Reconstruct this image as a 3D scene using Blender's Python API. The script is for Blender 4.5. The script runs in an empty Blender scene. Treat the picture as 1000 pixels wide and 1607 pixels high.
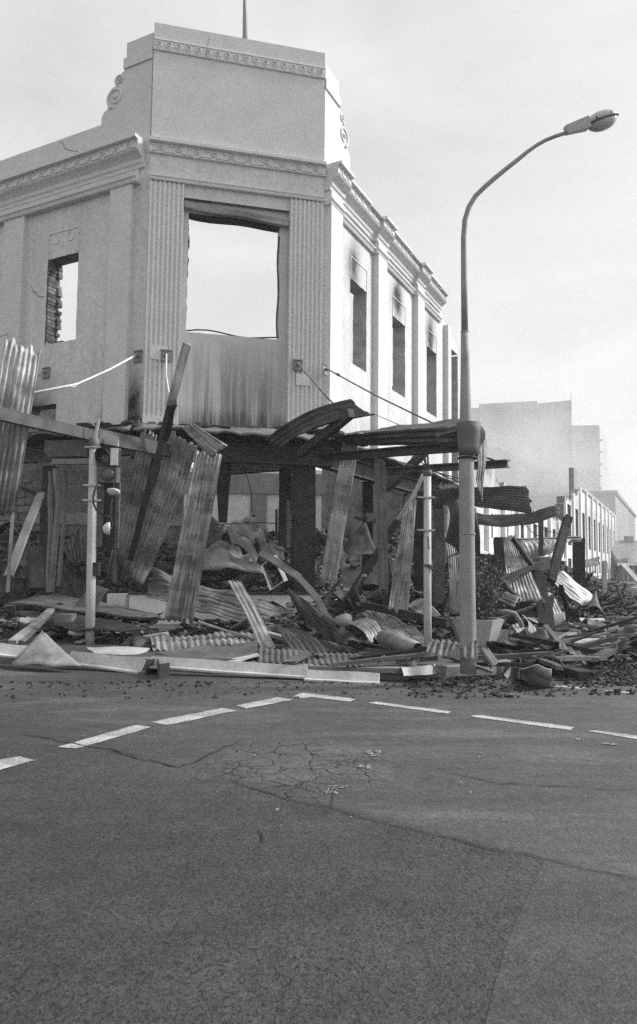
import bpy, bmesh, math, random
from mathutils import Vector as V, Matrix, noise as mnoise
R_ = math.radians
random.seed(7)
scn = bpy.context.scene
col = scn.collection

# ------------------------------------------------------------------ camera, sky, sun, exposure
F, CX, CY, H = 1130., 500., 803.5, 1.2
PIT, ROLL = math.atan(86 / F), .011
cam_d = bpy.data.cameras.new('camera'); cam = bpy.data.objects.new('camera', cam_d); col.objects.link(cam)
cam_d.sensor_fit = 'HORIZONTAL'; cam_d.sensor_width = 24; cam_d.lens = 24 * F / 1000
cam_d.clip_start = .05; cam_d.clip_end = 3000
CM = Matrix.Rotation(math.pi / 2 + PIT, 3, 'X') @ Matrix.Rotation(ROLL, 3, 'Z')
cam.matrix_world = Matrix.Translation((0, 0, H)) @ CM.to_4x4()
scn.camera = cam

SUN_AZ, SUN_EL = R_(10), R_(37)            # azimuth measured from +X towards +Y
world = bpy.data.worlds.new('World'); scn.world = world; world.use_nodes = True
wn = world.node_tree; wn.nodes.clear()
def W_(t, **k):
    n = wn.nodes.new(t)
    for a, b in k.items(): setattr(n, a, b)
    return n
sky = W_('ShaderNodeTexSky', sky_type='NISHITA', sun_disc=False)
sky.sun_elevation = SUN_EL; sky.sun_rotation = math.pi / 2 - SUN_AZ
sky.dust_density = 4; sky.air_density = 1.0; sky.altitude = 0
tc = W_('ShaderNodeTexCoord'); mp = W_('ShaderNodeMapping'); mp.inputs['Scale'].default_value = (1.1, 1.1, 2.6)
mp.inputs['Rotation'].default_value = (.25, .35, .3)
nz = W_('ShaderNodeTexNoise'); nz.inputs['Scale'].default_value = 2.3; nz.inputs['Detail'].default_value = 7; nz.inputs['Roughness'].default_value = .55
nz.inputs['Distortion'].default_value = .35
cr = W_('ShaderNodeMapRange'); cr.inputs['From Min'].default_value = .36; cr.inputs['From Max'].default_value = .66
cr.inputs['To Min'].default_value = 5.6; cr.inputs['To Max'].default_value = 7.2
bw = W_('ShaderNodeRGBToBW')
mx = W_('ShaderNodeMix', data_type='FLOAT'); mx.inputs[0].default_value = .6
bg = W_('ShaderNodeBackground'); bg.inputs['Strength'].default_value = .052
wo = W_('ShaderNodeOutputWorld')
L = wn.links.new
L(tc.outputs['Generated'], mp.inputs['Vector']); L(mp.outputs[0], nz.inputs['Vector']); L(nz.outputs['Fac'], cr.inputs['Value'])
L(sky.outputs[0], bw.inputs[0]); L(bw.outputs[0], mx.inputs[2]); L(cr.outputs[0], mx.inputs[3])
L(mx.outputs[0], bg.inputs['Color']); L(bg.outputs[0], wo.inputs['Surface'])

sd = bpy.data.lights.new('sun', 'SUN'); sd.energy = 1.5; sd.angle = R_(10); sd.color = (1, .98, .95)
sun = bpy.data.objects.new('sun', sd); col.objects.link(sun)
sun.rotation_euler = V((math.cos(SUN_EL) * math.cos(SUN_AZ), math.cos(SUN_EL) * math.sin(SUN_AZ), math.sin(SUN_EL))).to_track_quat('Z', 'Y').to_euler()
scn.view_settings.view_transform = 'Standard'; scn.view_settings.look = 'None'
scn.view_settings.exposure = 1.68; scn.view_settings.gamma = 1
try: scn.view_settings.use_curve_mapping = False
except Exception: pass
scn.render.engine = 'CYCLES'
scn.cycles.max_bounces = 6; scn.cycles.diffuse_bounces = 3; scn.cycles.volume_bounces = 1
scn.cycles.transparent_max_bounces = 8; scn.cycles.use_denoising = False

# ------------------------------------------------------------------ surveying helpers (photo pixel -> place in the world)
O = V((0, 0, H))
def ray(px, py): return CM @ V(((px - CX) / F, -(py - CY) / F, -1))
def at(px, py, Y): d = ray(px, py); return O + d * (Y / d.y)
def onz(px, py, z=0.): d = ray(px, py); return O + d * ((z - H) / d.z)
def onpl(px, py, P, n): d = ray(px, py); return O + d * ((P - O).dot(n) / d.dot(n))
class Wall:
    def __init__(s, P, ang, side):
        s.P = V(P); s.d = V((math.cos(ang), math.sin(ang), 0)); s.n = V((s.d.y, -s.d.x, 0)) * side
    def pt(s, u, z, o=0.): q = s.P + s.d * u + s.n * o; return V((q.x, q.y, z))
    def sz(s, px, py, o=0.): q = onpl(px, py, s.P + s.n * o, s.n); return ((q - s.P).dot(s.d), q.z)
A0, B0 = (-3.304, 13.28, 0), (.032, 14.08, 0)
WC = Wall(A0, math.atan2(.8, 3.336), 1); WR = Wall(B0, R_(63.3), 1); WL = Wall(A0, R_(153), -1)
CW = 3.43

# ------------------------------------------------------------------ materials (scalar greys: the photograph is black and white)
def new_mat(name, rough=.85, metal=0., spec=.3):
    m = bpy.data.materials.new(name); m.use_nodes = True; nt = m.node_tree
    b = nt.nodes['Principled BSDF']; b.inputs['Roughness'].default_value = rough; b.inputs['Metallic'].default_value = metal
    b.inputs['Specular IOR Level'].default_value = spec
    return m, nt, b
def nd(nt, t, **k):
    n = nt.nodes.new(t)
    for a, b in k.items(): setattr(n, a, b)
    return n
def put(nt, sock, v):
    if hasattr(v, 'links'): nt.links.new(v, sock)
    else: sock.default_value = v
def mth(nt, op, a, b=0., c=None, clamp=False):
    n = nd(nt, 'ShaderNodeMath', operation=op, use_clamp=clamp); put(nt, n.inputs[0], a); put(nt, n.inputs[1], b)
    if c is not None: put(nt, n.inputs[2], c)
    return n.outputs[0]
def rng(nt, v, a, b, c, d):
    n = nd(nt, 'ShaderNodeMapRange'); put(nt, n.inputs[0], v)
    for i, x in enumerate((a, b, c, d)): put(nt, n.inputs[i + 1], x)
    return n.outputs[0]
def lerp(nt, f, a, b):
    n = nd(nt, 'ShaderNodeMix', data_type='FLOAT'); put(nt, n.inputs[0], f); put(nt, n.inputs[2], a); put(nt, n.inputs[3], b); return n.outputs[0]
def coord(nt, kind='Object', scale=(1, 1, 1), rot=(0, 0, 0), rnd=True):
    t = nd(nt, 'ShaderNodeTexCoord'); m = nd(nt, 'ShaderNodeMapping'); nt.links.new(t.outputs[kind], m.inputs[0])
    m.inputs['Scale'].default_value = scale; m.inputs['Rotation'].default_value = rot
    if rnd:
        oi = nd(nt, 'ShaderNodeObjectInfo'); cx = nd(nt, 'ShaderNodeCombineXYZ'); k = mth(nt, 'MULTIPLY', oi.outputs['Random'], 37.)
        for i in range(3): nt.links.new(k, cx.inputs[i])
        nt.links.new(cx.outputs[0], m.inputs['Location'])
    return m.outputs[0]
def nse(nt, vec, scale, detail=5, rough=.6, dist=0.):
    n = nd(nt, 'ShaderNodeTexNoise'); nt.links.new(vec, n.inputs['Vector']); n.inputs['Scale'].default_value = scale
    n.inputs['Detail'].default_value = detail; n.inputs['Roughness'].default_value = rough; n.inputs['Distortion'].default_value = dist
    return n.outputs['Fac']
def vor(nt, vec, scale, feature='F1'):
    n = nd(nt, 'ShaderNodeTexVoronoi', feature=feature); nt.links.new(vec, n.inputs['Vector']); n.inputs['Scale'].default_value = scale
    return n.outputs['Distance']
def bump(nt, b, h, strength, dist=.01):
    n = nd(nt, 'ShaderNodeBump'); n.inputs['Strength'].default_value = strength; n.inputs['Distance'].default_value = dist
    nt.links.new(h, n.inputs['Height']); nt.links.new(n.outputs[0], b.inputs['Normal'])
def grey(name, lo, hi, scale=2., rough=.85, bmp=.3, bscale=25., bdist=.01, metal=0., rnd=.12, soot=False, spec=.3, streak=None, sk=(.55, 1.4)):
    m, nt, b = new_mat(name, rough, metal, spec)
    c = coord(nt)
    v = rng(nt, nse(nt, c, scale, 6), .32, .68, lo, hi)
    f = nse(nt, c, scale * 14, 4)
    v = mth(nt, 'MULTIPLY', v, rng(nt, f, .3, .7, .86, 1.14))
    if streak:
        s = nse(nt, coord(nt, 'UV', streak), 1., 5, .65)
        v = mth(nt, 'MULTIPLY', v, rng(nt, s, .3, .7, *sk))
    if rnd:
        oi = nd(nt, 'ShaderNodeObjectInfo'); v = mth(nt, 'MULTIPLY', v, rng(nt, oi.outputs['Random'], 0, 1, 1 - rnd, 1 + rnd))
    if soot:
        a = nd(nt, 'ShaderNodeAttribute', attribute_name='soot').outputs['Fac']
        k = mth(nt, 'ADD', a, mth(nt, 'MULTIPLY', mth(nt, 'SUBTRACT', nse(nt, c, 3.5, 6), .5), mth(nt, 'MULTIPLY', a, 1.1)), clamp=True)
        v = lerp(nt, k, v, .028)
    put(nt, b.inputs['Base Color'], v)
    if bmp: bump(nt, b, nse(nt, c, bscale, 5), bmp, bdist)
    return m
M = {}
M['plaster'] = grey('painted_plaster', .54, .62, .9, .85, .05, 60, .004, soot=True, rnd=0, streak=(5, .35, 1), sk=(.9, 1.08))
M['plaster2'] = grey('painted_plaster_trim', .57, .63, 2, .85, .06, 60, .004, rnd=.03)
M['white_wall'] = grey('white_render', .62, .76, .7, .85, .15, 30, .01, rnd=.05, soot=True)
M['brick'] = grey('burnt_brick', .06, .2, 9, .9, .5, 40, .01, rnd=.4)
M['reveal_lt'] = grey('shade_grey_reveal', .26, .42, 3, .9, .3, 30, .01, rnd=0)  # mid grey paints in the shade on the right wall's window jambs
M['reveal'] = grey('shade_dark_reveal', .1, .22, 3, .9, .4, 30, .01, rnd=0)  # darker rim colour, with the shade of the opening jambs painted in
M['brickwall'] = grey('old_stone_wall', .16, .34, 5, .9, .6, 14, .03)
M['char'] = grey('charred_timber', .01, .034, 6, .8, .6, 30, .01, rnd=.35)
M['wood'] = grey('weathered_timber', .14, .32, 2, .85, .35, 40, .006, rnd=.25, streak=(26, 1.2, 1))
M['steel'] = grey('burnt_steel', .055, .13, 4, .65, .2, 50, .004, rnd=.2)
M['steel_lt'] = grey('pale_steel', .12, .22, 3, .6, .15, 50, .004, rnd=.12)
M['steel_dk'] = grey('blackened_steel', .02, .055, 4, .7, .25, 40, .004, rnd=.2)
M['board'] = grey('white_fascia_board', .36, .58, 2.2, .75, .2, 30, .006, rnd=.12)
M['conc'] = grey('pale_concrete', .3, .46, 3, .9, .35, 50, .006, rnd=.1)
M['plinth'] = grey('white_plinth_paint', .7, .82, 2.5, .8, .15, 40, .004, rnd=.03)
M['path'] = grey('footpath_concrete', .04, .11, 1.1, .9, .4, 40, .008, rnd=0)
M['kerb'] = grey('kerb_concrete', .14, .26, 2, .9, .4, 40, .008, rnd=0)
M['pole'] = grey('grey_pole_paint', .42, .54, 2.5, .55, .06, 40, .003, rnd=.05)
M['lampost'] = grey('galvanised_post', .22, .32, 2, .6, .08, 40, .003, rnd=.03)
M['lamp_shell'] = grey('lamp_shell_metal', .42, .5, 3, .5, .03, 40, .002, rnd=0)
M['plate'] = grey('tie_plate_iron', .16, .26, 8, .7, .2, 40, .004, rnd=.15)
M['rod'] = grey('painted_rod', .5, .7, 5, .6, .1, 40, .003, rnd=.1)
M['rod_dk'] = grey('dark_rod', .08, .16, 5, .6, .1, 40, .003, rnd=.1)
M['black'] = grey('black_housing', .018, .045, 6, .5, .15, 40, .003, rnd=.1)
M['lens'] = grey('grimy_lens', .06, .1, 5, .3, .05, 40, .002, rnd=.05, spec=.5)
M['refl'] = grey('reflector_dish', .5, .65, 5, .4, .05, 40, .002, rnd=.05, spec=.5)
M['rubble'] = grey('burnt_rubble', .015, .1, 5, .95, .9, 16, .05, rnd=.3)
M['chips'] = grey('rubble_chips', .03, .2, 3.5, .9, .5, 30, .01, rnd=.3)
M['cinder'] = grey('black_cinders', .015, .05, 6, .9, .5, 30, .01, rnd=.2)
M['ash'] = grey('grey_ash', .13, .24, 4, .95, .5, 25, .02, rnd=.1)
M['cloth'] = grey('scorched_sheeting', .12, .34, 3.5, .9, .5, 18, .02, rnd=.2)
M['far_wall'] = grey('far_render', .4, .55, .3, .9, .1, 5, .02, rnd=.06, soot=True)
M['far_dk'] = grey('far_dark_opening', .05, .1, 1, .9, 0, rnd=.1)
M['tower'] = grey('pale_tower_render', .42, .48, .15, .9, 0, 4, .02, rnd=.03)
M['far_conc'] = grey('far_concrete', .22, .3, .15, .9, .1, 4, .02, rnd=.06)
M['roof'] = grey('far_roof_iron', .16, .24, .8, .8, .1, 5, .02, rnd=.1)
M['crack'] = grey('crack_tar', .012, .025, 4, .9, 0, rnd=0)
M['cracklt'] = grey('wall_crack', .06, .1, 4, .9, 0, rnd=0)
M['bark'] = grey('shrub_stem', .06, .12, 6, .9, .3, 30, .01)

def leaf_mat():
    m, nt, b = new_mat('shrub_leaf', .6); oi = coord(nt, 'Object', rnd=False)
    put(nt, b.inputs['Base Color'], rng(nt, nse(nt, oi, 9, 3), .3, .7, .05, .17)); return m
M['leaf'] = leaf_mat()
def galv(name, lo, hi, burn=.5):
    """burnt galvanised sheet: streaks down the sheet, blotches, lap bands; 'soot' attribute is where fire licked it"""
    m, nt, b = new_mat(name, .58, .25, .4)
    uv = coord(nt, 'UV'); ob = coord(nt)
    st = nse(nt, coord(nt, 'UV', (17, .7, 1)), 1., 6, .65)
    bl = nse(nt, ob, 2.2, 7, .65, .4)
    bd = nse(nt, coord(nt, 'UV', (.5, 4.2, 1)), 1., 4, .6)
    v = rng(nt, bl, .3, .7, lo, hi)
    v = mth(nt, 'MULTIPLY', v, rng(nt, st, .34, .66, .4, 1.65))
    dark = rng(nt, mth(nt, 'ADD', mth(nt, 'MULTIPLY', bd, .32), mth(nt, 'MULTIPLY', st, .68)), .49, .57, 0, burn)
    v = lerp(nt, dark, v, lo * .35)
    oi = nd(nt, 'ShaderNodeObjectInfo'); v = mth(nt, 'MULTIPLY', v, rng(nt, oi.outputs['Random'], 0, 1, .82, 1.18))
    a = nd(nt, 'ShaderNodeAttribute', attribute_name='soot').outputs['Fac']
    k = mth(nt, 'ADD', a, mth(nt, 'MULTIPLY', mth(nt, 'SUBTRACT', nse(nt, coord(nt, 'UV', (6, 1.5, 1)), 1, 5), .5), mth(nt, 'MULTIPLY', a, 1.6)), clamp=True)
    v = lerp(nt, k, v, .03)
    put(nt, b.inputs['Base Color'], v)
    bump(nt, b, nse(nt, ob, 30, 4), .2, .006)
    return m
M['galv'] = galv('burnt_galvanised_iron', .12, .46, .8)
M['galv_lt'] = galv('pale_galvanised_iron', .3, .68, .7)
M['galv_dk'] = galv('blackened_galvanised_iron', .03, .11, .7)

M['bowl'] = grey('lamp_bowl_glass', .42, .62, 7, .22, .05, 20, .004, rnd=0, spec=.6)

def drip_mat():
    """infill panel below the big window: water runs washed pale lines through soot"""
    m, nt, b = new_mat('drip_stained_panel', .85)
    c = coord(nt, 'UV', (1, 1, 1), rnd=False); ob = coord(nt, rnd=False)
    base = rng(nt, nse(nt, ob, 2, 6), .3, .7, .47, .56)
    st = mth(nt, 'ADD', mth(nt, 'MULTIPLY', nse(nt, coord(nt, 'UV', (5.5, .3, 1), rnd=False), 1, 5, .6), .62), mth(nt, 'MULTIPLY', nse(nt, coord(nt, 'UV', (24, .5, 1), rnd=False), 1, 4, .6), .38))
    sp = nd(nt, 'ShaderNodeSeparateXYZ'); nt.links.new(c, sp.inputs[0])
    hgt = rng(nt, sp.outputs[1], 3.9, 5.65, 1, 0)
    edge = mth(nt, 'MULTIPLY', rng(nt, sp.outputs[0], .68, 1.15, .25, 1), rng(nt, sp.outputs[0], 2.3, 2.75, 1, .35))
    k = mth(nt, 'MULTIPLY', rng(nt, st, .43, .57, 0, .9), mth(nt, 'POWER', mth(nt, 'MULTIPLY', hgt, edge), .7))
    k = mth(nt, 'ADD', k, rng(nt, sp.outputs[1], 3.88, 4.25, .5, 0), clamp=True)
    put(nt, b.inputs['Base Color'], lerp(nt, k, base, .1)); bump(nt, b, nse(nt, ob, 60, 4), .12, .004)
    return m
M['drip'] = drip_mat()

EA, EB = onz(340, 1217), onz(866, 1350); CZ = onz(452, 1200)
def road_mat(name, base, kind):
    """asphalt; kind 0 = whole carriageway (worn seal, rougher chip towards the camera, a crazed patch), kind 1 = smooth trench patch"""
    m, nt, b = new_mat(name, .72, 0, .42)
    c = coord(nt, 'Object', rnd=False); sp = nd(nt, 'ShaderNodeSeparateXYZ'); nt.links.new(c, sp.inputs[0]); X, Y = sp.outputs[0], sp.outputs[1]
    big = nse(nt, c, .3, 6, .6, .6); mid = nse(nt, coord(nt, 'Object', (.5, 1.6, 1), (0, 0, .22), rnd=False), 1.1, 7, .66, .9)
    patch = nse(nt, c, 4.5, 5, .65, .4)
    fine = nse(nt, c, 55, 4, .75); vfine = nse(nt, c, 150, 2, .7)
    v = rng(nt, big, .3, .7, base * .84, base * 1.18)
    v = mth(nt, 'MULTIPLY', v, rng(nt, mid, .34, .66, .82, 1.2)); v = mth(nt, 'MULTIPLY', v, rng(nt, patch, .3, .7, .84, 1.16)); v = mth(nt, 'MULTIPLY', v, rng(nt, nse(nt, c, 15, 4, .65), .3, .7, .8, 1.2))
    v = mth(nt, 'MULTIPLY', v, rng(nt, fine, .25, .75, .62, 1.38)); v = mth(nt, 'MULTIPLY', v, rng(nt, vfine, .25, .75, .6, 1.4))
    vc = nd(nt, 'ShaderNodeTexVoronoi'); nt.links.new(c, vc.inputs['Vector']); vc.inputs['Scale'].default_value = 85.
    stn = nd(nt, 'ShaderNodeSeparateColor'); nt.links.new(vc.outputs['Color'], stn.inputs[0])
    v = mth(nt, 'MULTIPLY', v, rng(nt, stn.outputs[0], 0, 1, .74, 1.3))
    h = mth(nt, 'ADD', mth(nt, 'MULTIPLY', fine, .5), mth(nt, 'MULTIPLY', mth(nt, 'SUBTRACT', 1., vc.outputs['Distance']), .25))
    du = rng(nt, nse(nt, coord(nt, 'Object', (.35, 1.2, 1), (0, 0, -.12), rnd=False), 1.6, 6, .6, 1.2), .5, .64, 0, .5)
    if kind == 0:
        yl = mth(nt, 'ADD', EA.y, mth(nt, 'MULTIPLY', mth(nt, 'SUBTRACT', X, EA.x), (EB.y - EA.y) / (EB.x - EA.x)))
        wob = mth(nt, 'MULTIPLY', mth(nt, 'SUBTRACT', nse(nt, c, 1.4, 5, .65), .5), 1.1)
        soft = rng(nt, X, EA.x - .2, EA.x + .6, .8, .05)
        cf = nd(nt, 'ShaderNodeMapRange'); put(nt, cf.inputs[0], mth(nt, 'ADD', mth(nt, 'SUBTRACT', yl, Y), mth(nt, 'MULTIPLY', wob, soft))); put(nt, cf.inputs[1], mth(nt, 'MULTIPLY', soft, -1.)); put(nt, cf.inputs[2], soft); coarse = cf.outputs[0]
        p1 = rng(nt, nse(nt, c, 30, 4, .6, .3), .55, .66, 0, 1); p2 = rng(nt, nse(nt, c, 62, 3, .6), .56, .66, 0, 1)
        msk = rng(nt, nse(nt, c, 1.7, 5, .6), .4, .6, .1, 1)
        pit = mth(nt, 'MULTIPLY', mth(nt, 'MAXIMUM', mth(nt, 'MULTIPLY', p1, msk), mth(nt, 'MULTIPLY', p2, .7)), mth(nt, 'ADD', mth(nt, 'MULTIPLY', coarse, .9), .12))
        v = mth(nt, 'MULTIPLY', v, rng(nt, coarse, 0, 1, 1, .74)); v = mth(nt, 'MULTIPLY', v, rng(nt, pit, 0, 1, 1, .48))
        h = mth(nt, 'ADD', h, mth(nt, 'MULTIPLY', coarse, nse(nt, c, 16, 5, .65))); h = mth(nt, 'SUBTRACT', h, mth(nt, 'MULTIPLY', pit, 1.3))
        v = mth(nt, 'MULTIPLY', v, mth(nt, 'ADD', 1., mth(nt, 'MULTIPLY', du, mth(nt, 'SUBTRACT', 1., coarse))))
        # crazed patch
        dn = nd(nt, 'ShaderNodeTexNoise'); nt.links.new(c, dn.inputs['Vector']); dn.inputs['Scale'].default_value = 5; dn.inputs['Detail'].default_value = 4
        wv = nd(nt, 'ShaderNodeMix', data_type='VECTOR'); wv.inputs[0].default_value = .09; nt.links.new(c, wv.inputs[4]); nt.links.new(dn.outputs['Color'], wv.inputs[5])
        e = vor(nt, wv.outputs[1], 6.4, 'DISTANCE_TO_EDGE')
        dx, dy = mth(nt, 'DIVIDE', mth(nt, 'SUBTRACT', X, CZ.x), .6), mth(nt, 'DIVIDE', mth(nt, 'SUBTRACT', Y, CZ.y), .62)
        rad = mth(nt, 'ADD', mth(nt, 'ADD', mth(nt, 'MULTIPLY', dx, dx), mth(nt, 'MULTIPLY', dy, dy)), mth(nt, 'MULTIPLY', mth(nt, 'SUBTRACT', nse(nt, c, 2.2, 4), .5), 2.2))
        zone = rng(nt, rad, .5, 1.15, 1, 0)
        e2 = vor(nt, wv.outputs[1], 13., 'DISTANCE_TO_EDGE'); gap = rng(nt, nse(nt, c, 5.5, 4, .6), .4, .56, .1, 1); gap2 = rng(nt, nse(nt, c, 3.1, 4, .6), .5, .6, 0, .75)
        ck = mth(nt, 'MULTIPLY', mth(nt, 'MAXIMUM', mth(nt, 'MULTIPLY', rng(nt, e, .006, .05, 1, 0), gap), mth(nt, 'MULTIPLY', rng(nt, e2, .01, .06, 1, 0), gap2)), zone)
        v = mth(nt, 'MULTIPLY', v, rng(nt, zone, 0, 1, 1, 1.16)); v = lerp(nt, ck, v, .014); h = mth(nt, 'SUBTRACT', h, mth(nt, 'MULTIPLY', ck, 1.5))
    put(nt, b.inputs['Base Color'], v)
    bump(nt, b, h, .8, .011)
    return m
M['road'] = road_mat('asphalt_worn', .058, 0); M['road_s'] = road_mat('asphalt_smooth_patch', .047, 1)
def paint_mat():
    m, nt, b = new_mat('road_paint', .8); c = coord(nt, rnd=False)
    w = rng(nt, mth(nt, 'ADD', mth(nt, 'MULTIPLY', nse(nt, c, 45, 5, .7), .6), mth(nt, 'MULTIPLY', nse(nt, c, 3, 4), .4)), 0.44, .56, 0, 1)
    put(nt, b.inputs['Base Color'], lerp(nt, w, .2, rng(nt, nse(nt, c, 9, 4), .3, .7, .4, .5))); bump(nt, b, nse(nt, c, 60, 3), .3, .004); return m
M['paint'] = paint_mat()
M['dust'] = grey('paint_scuff', .2, .4, 9, .9, 0, rnd=0)

# ------------------------------------------------------------------ object helpers
WO = {}                                   # world origin of each object we made
def tag(o, label=None, cat=None, group=None, kind=None):
    if label: o['label'] = label
    if cat: o['category'] = cat
    if group: o['group'] = group
    if kind: o['kind'] = kind
    return o
def empty(name, loc, label, cat, group=None):
    o = bpy.data.objects.new(name, None); o.empty_display_size = .2; col.objects.link(o); o.location = loc; WO[o] = V(loc)
    return tag(o, label, cat, group)
class MB:
    def __init__(s): s.v = []; s.f = []; s.uv = {}; s.soot = {}; s.sm = []
    def add(s, vs, fs, uvs=None, soot=None, smooth=False):
        k = len(s.v); s.v += [V(p) for p in vs]; s.f += [tuple(i + k for i in f) for f in fs]; s.sm += [smooth] * len(fs)
        if uvs:
            for i, u in enumerate(uvs): s.uv[k + i] = u
        if soot:
            for i, u in enumerate(soot): s.soot[k + i] = u
        return s
    def box(s, c, dx, dy, dz, w, d, h, jit=0):
        """box of size w,d,h centred at c, along unit axes dx,dy,dz"""
        c = V(c); vs = []; uv = []
        for z in (-.5, .5):
            for y in (-.5, .5):
                for x in (-.5, .5):
                    p = c + dx * (x * w) + dy * (y * d) + dz * (z * h)
                    if jit: p += V((random.uniform(-jit, jit), random.uniform(-jit, jit), random.uniform(-jit, jit)))
                    vs.append(p); uv.append((x * w + y * d, z * h))
        return s.add(vs, [(0, 2, 3, 1), (4, 5, 7, 6), (0, 1, 5, 4), (2, 6, 7, 3), (0, 4, 6, 2), (1, 3, 7, 5)], uv)
    def bar(s, a, b, w, h, up=V((0, 0, 1)), segs=1, sag=0., warp=0., seed=0., taper=1., rag=0.):
        """rectangular bar a->b, w across, h along 'up'"""
        a, b = V(a), V(b); d = (b - a); ln = d.length; d /= ln
        x = d.cross(up); x = x.normalized() if x.length > 1e-4 else d.orthogonal().normalized(); z = x.cross(d).normalized()
        vs, uv, fs = [], [], []
        for i in range(segs + 1):
            t = i / segs; c = a.lerp(b, t) - V((0, 0, 1)) * sag * math.sin(math.pi * t)
            if warp: c += x * warp * mnoise.noise(V((t * 2.3 + seed, seed, 0))) + z * warp * mnoise.noise(V((t * 2.1, seed, 9 + seed)))
            k = 1 + (taper - 1) * t
            for j, (q, r) in enumerate(((-.5, -.5), (.5, -.5), (.5, .5), (-.5, .5))):
                e = d * (rag * mnoise.noise(V((j * 3.7 + seed, i, 5))) if i in (0, segs) else 0)
                vs.append(c + x * (q * w * k) + z * (r * h * k) + e); uv.append(((0, w, w + h, 2 * w + h)[j], t * ln))
        for i in range(segs):
            for j in range(4):
                p, q = i * 4 + j, i * 4 + (j + 1) % 4; fs.append((p, q, q + 4, p + 4))
        n = segs * 4; fs += [(3, 2, 1, 0), (n, n + 1, n + 2, n + 3)]
        return s.add(vs, fs, uv)
    def ibeam(s, a, b, w, h, t=.02, up=V((0, 0, 1)), kind='I'):
        a, b = V(a), V(b); d = (b - a).normalized(); x = d.cross(up).normalized(); z = x.cross(d).normalized()
        s.bar(a + z * (h / 2 - t / 2), b + z * (h / 2 - t / 2), w, t, up); s.bar(a - z * (h / 2 - t / 2), b - z * (h / 2 - t / 2), w, t, up)
        o = x * (0 if kind == 'I' else (w / 2 - t / 2) * (1 if kind == 'C' else -1))
        s.bar(a + o, b + o, t * .8, h - 2 * t, up); return s
    def tube(s, pts, r, seg=8, caps=True):
        pts = [V(p) for p in pts]; n = len(pts); rs = r if isinstance(r, (list, tuple)) else [r] * n
        vs, fs = [], []; ref = None
        for i, p in enumerate(pts):
            d = (pts[min(i + 1, n - 1)] - pts[max(i - 1, 0)]).normalized()
            if ref is None: ref = d.orthogonal().normalized()
            ref = (ref - d * ref.dot(d)).normalized(); y = d.cross(ref)
            for j in range(seg):
                a = 2 * math.pi * j / seg; vs.append(p + (ref * math.cos(a) + y * math.sin(a)) * rs[i])
        for i in range(n - 1):
            for j in range(seg):
                p, q = i * seg + j, i * seg + (j + 1) % seg; fs.append((p, q, q + seg, p + seg))
        if caps: fs += [tuple(range(seg - 1, -1, -1)), tuple(range((n - 1) * seg, n * seg))]
        return s.add(vs, fs, smooth=True)
    def ring(s, c, x, y, R, r, seg=12, rs=4):
        n = x.cross(y); vs, fs = [], []
        for i in range(seg):
            a = 2 * math.pi * i / seg; d = x * math.cos(a) + y * math.sin(a)
            for j in range(rs):
                b = 2 * math.pi * j / rs; vs.append(c + d * (R + r * math.cos(b)) + n * (r * math.sin(b)))
        for i in range(seg):
            for j in range(rs):
                k = (i + 1) % seg; fs.append((i * rs + j, i * rs + (j + 1) % rs, k * rs + (j + 1) % rs, k * rs + j))
        return s.add(vs, fs, smooth=True)
    def ellipsoid(s, c, x, y, z, n=12, m=8, lo=-1., hi=1.):
        """x,y,z are half-axis vectors; lo/hi cut the z range"""
        vs, fs = [], []; a0, a1 = math.asin(lo), math.asin(hi)
        for i in range(m + 1):
            t = a0 + (a1 - a0) * i / m
            for j in range(n):
                p = 2 * math.pi * j / n; vs.append(c + (x * math.cos(p) + y * math.sin(p)) * math.cos(t) + z * math.sin(t))
        for i in range(m):
            for j in range(n): fs.append((i * n + j, i * n + (j + 1) % n, (i + 1) * n + (j + 1) % n, (i + 1) * n + j))
        fs += [tuple(range(n - 1, -1, -1)), tuple(range(m * n, m * n + n))]
        return s.add(vs, fs, smooth=True)
    def prism(s, pts, ext):
        """closed polygon of points, extruded by vector ext"""
        n = len(pts); pts = [V(p) for p in pts]; ext = V(ext)
        return s.add(pts + [p + ext for p in pts], [tuple(range(n)), tuple(range(2 * n - 1, n - 1, -1))] + [(i, i + n, (i + 1) % n + n, (i + 1) % n) for i in range(n)])
    def build(s, name, mat, parent=None, solid=0., offset=0., origin=None, recalc=True):
        me = bpy.data.meshes.new(name)
        if origin is None:
            lo = V(tuple(min(p[i] for p in s.v) for i in range(3))); hi = V(tuple(max(p[i] for p in s.v) for i in range(3)))
            origin = V(((lo.x + hi.x) / 2, (lo.y + hi.y) / 2, lo.z))
        origin = V(origin)
        me.from_pydata([p - origin for p in s.v], [], s.f)
        if s.uv:
            ul = me.uv_layers.new(name='UVMap')
            for lp in me.loops: ul.data[lp.index].uv = s.uv.get(lp.vertex_index, (0, 0))
        if s.soot:
            at_ = me.attributes.new('soot', 'FLOAT', 'POINT'); at_.data.foreach_set('value', [s.soot.get(i, 0.) for i in range(len(s.v))])
        me.polygons.foreach_set('use_smooth', s.sm)
        if recalc:
            bm = bmesh.new(); bm.from_mesh(me); bmesh.ops.recalc_face_normals(bm, faces=bm.faces); bm.to_mesh(me); bm.free()
        me.materials.append(M[mat] if isinstance(mat, str) else mat); me.update()
        o = bpy.data.objects.new(name, me); col.objects.link(o)
        if parent: o.parent = parent; o.location = origin - WO[parent]
        else: o.location = origin
        WO[o] = origin
        if solid: md = o.modifiers.new('thick', 'SOLIDIFY'); md.thickness = solid; md.offset = offset
        return o
UP = V((0, 0, 1))
def copy_of(o, world, parent=None, label=None):
    c = o.copy(); col.objects.link(c)
    if parent: c.parent = parent; c.location = V(world) - WO[parent]
    else: c.parent = None; c.location = world
    WO[c] = V(world)
    if label: c['label'] = label
    return c

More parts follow.
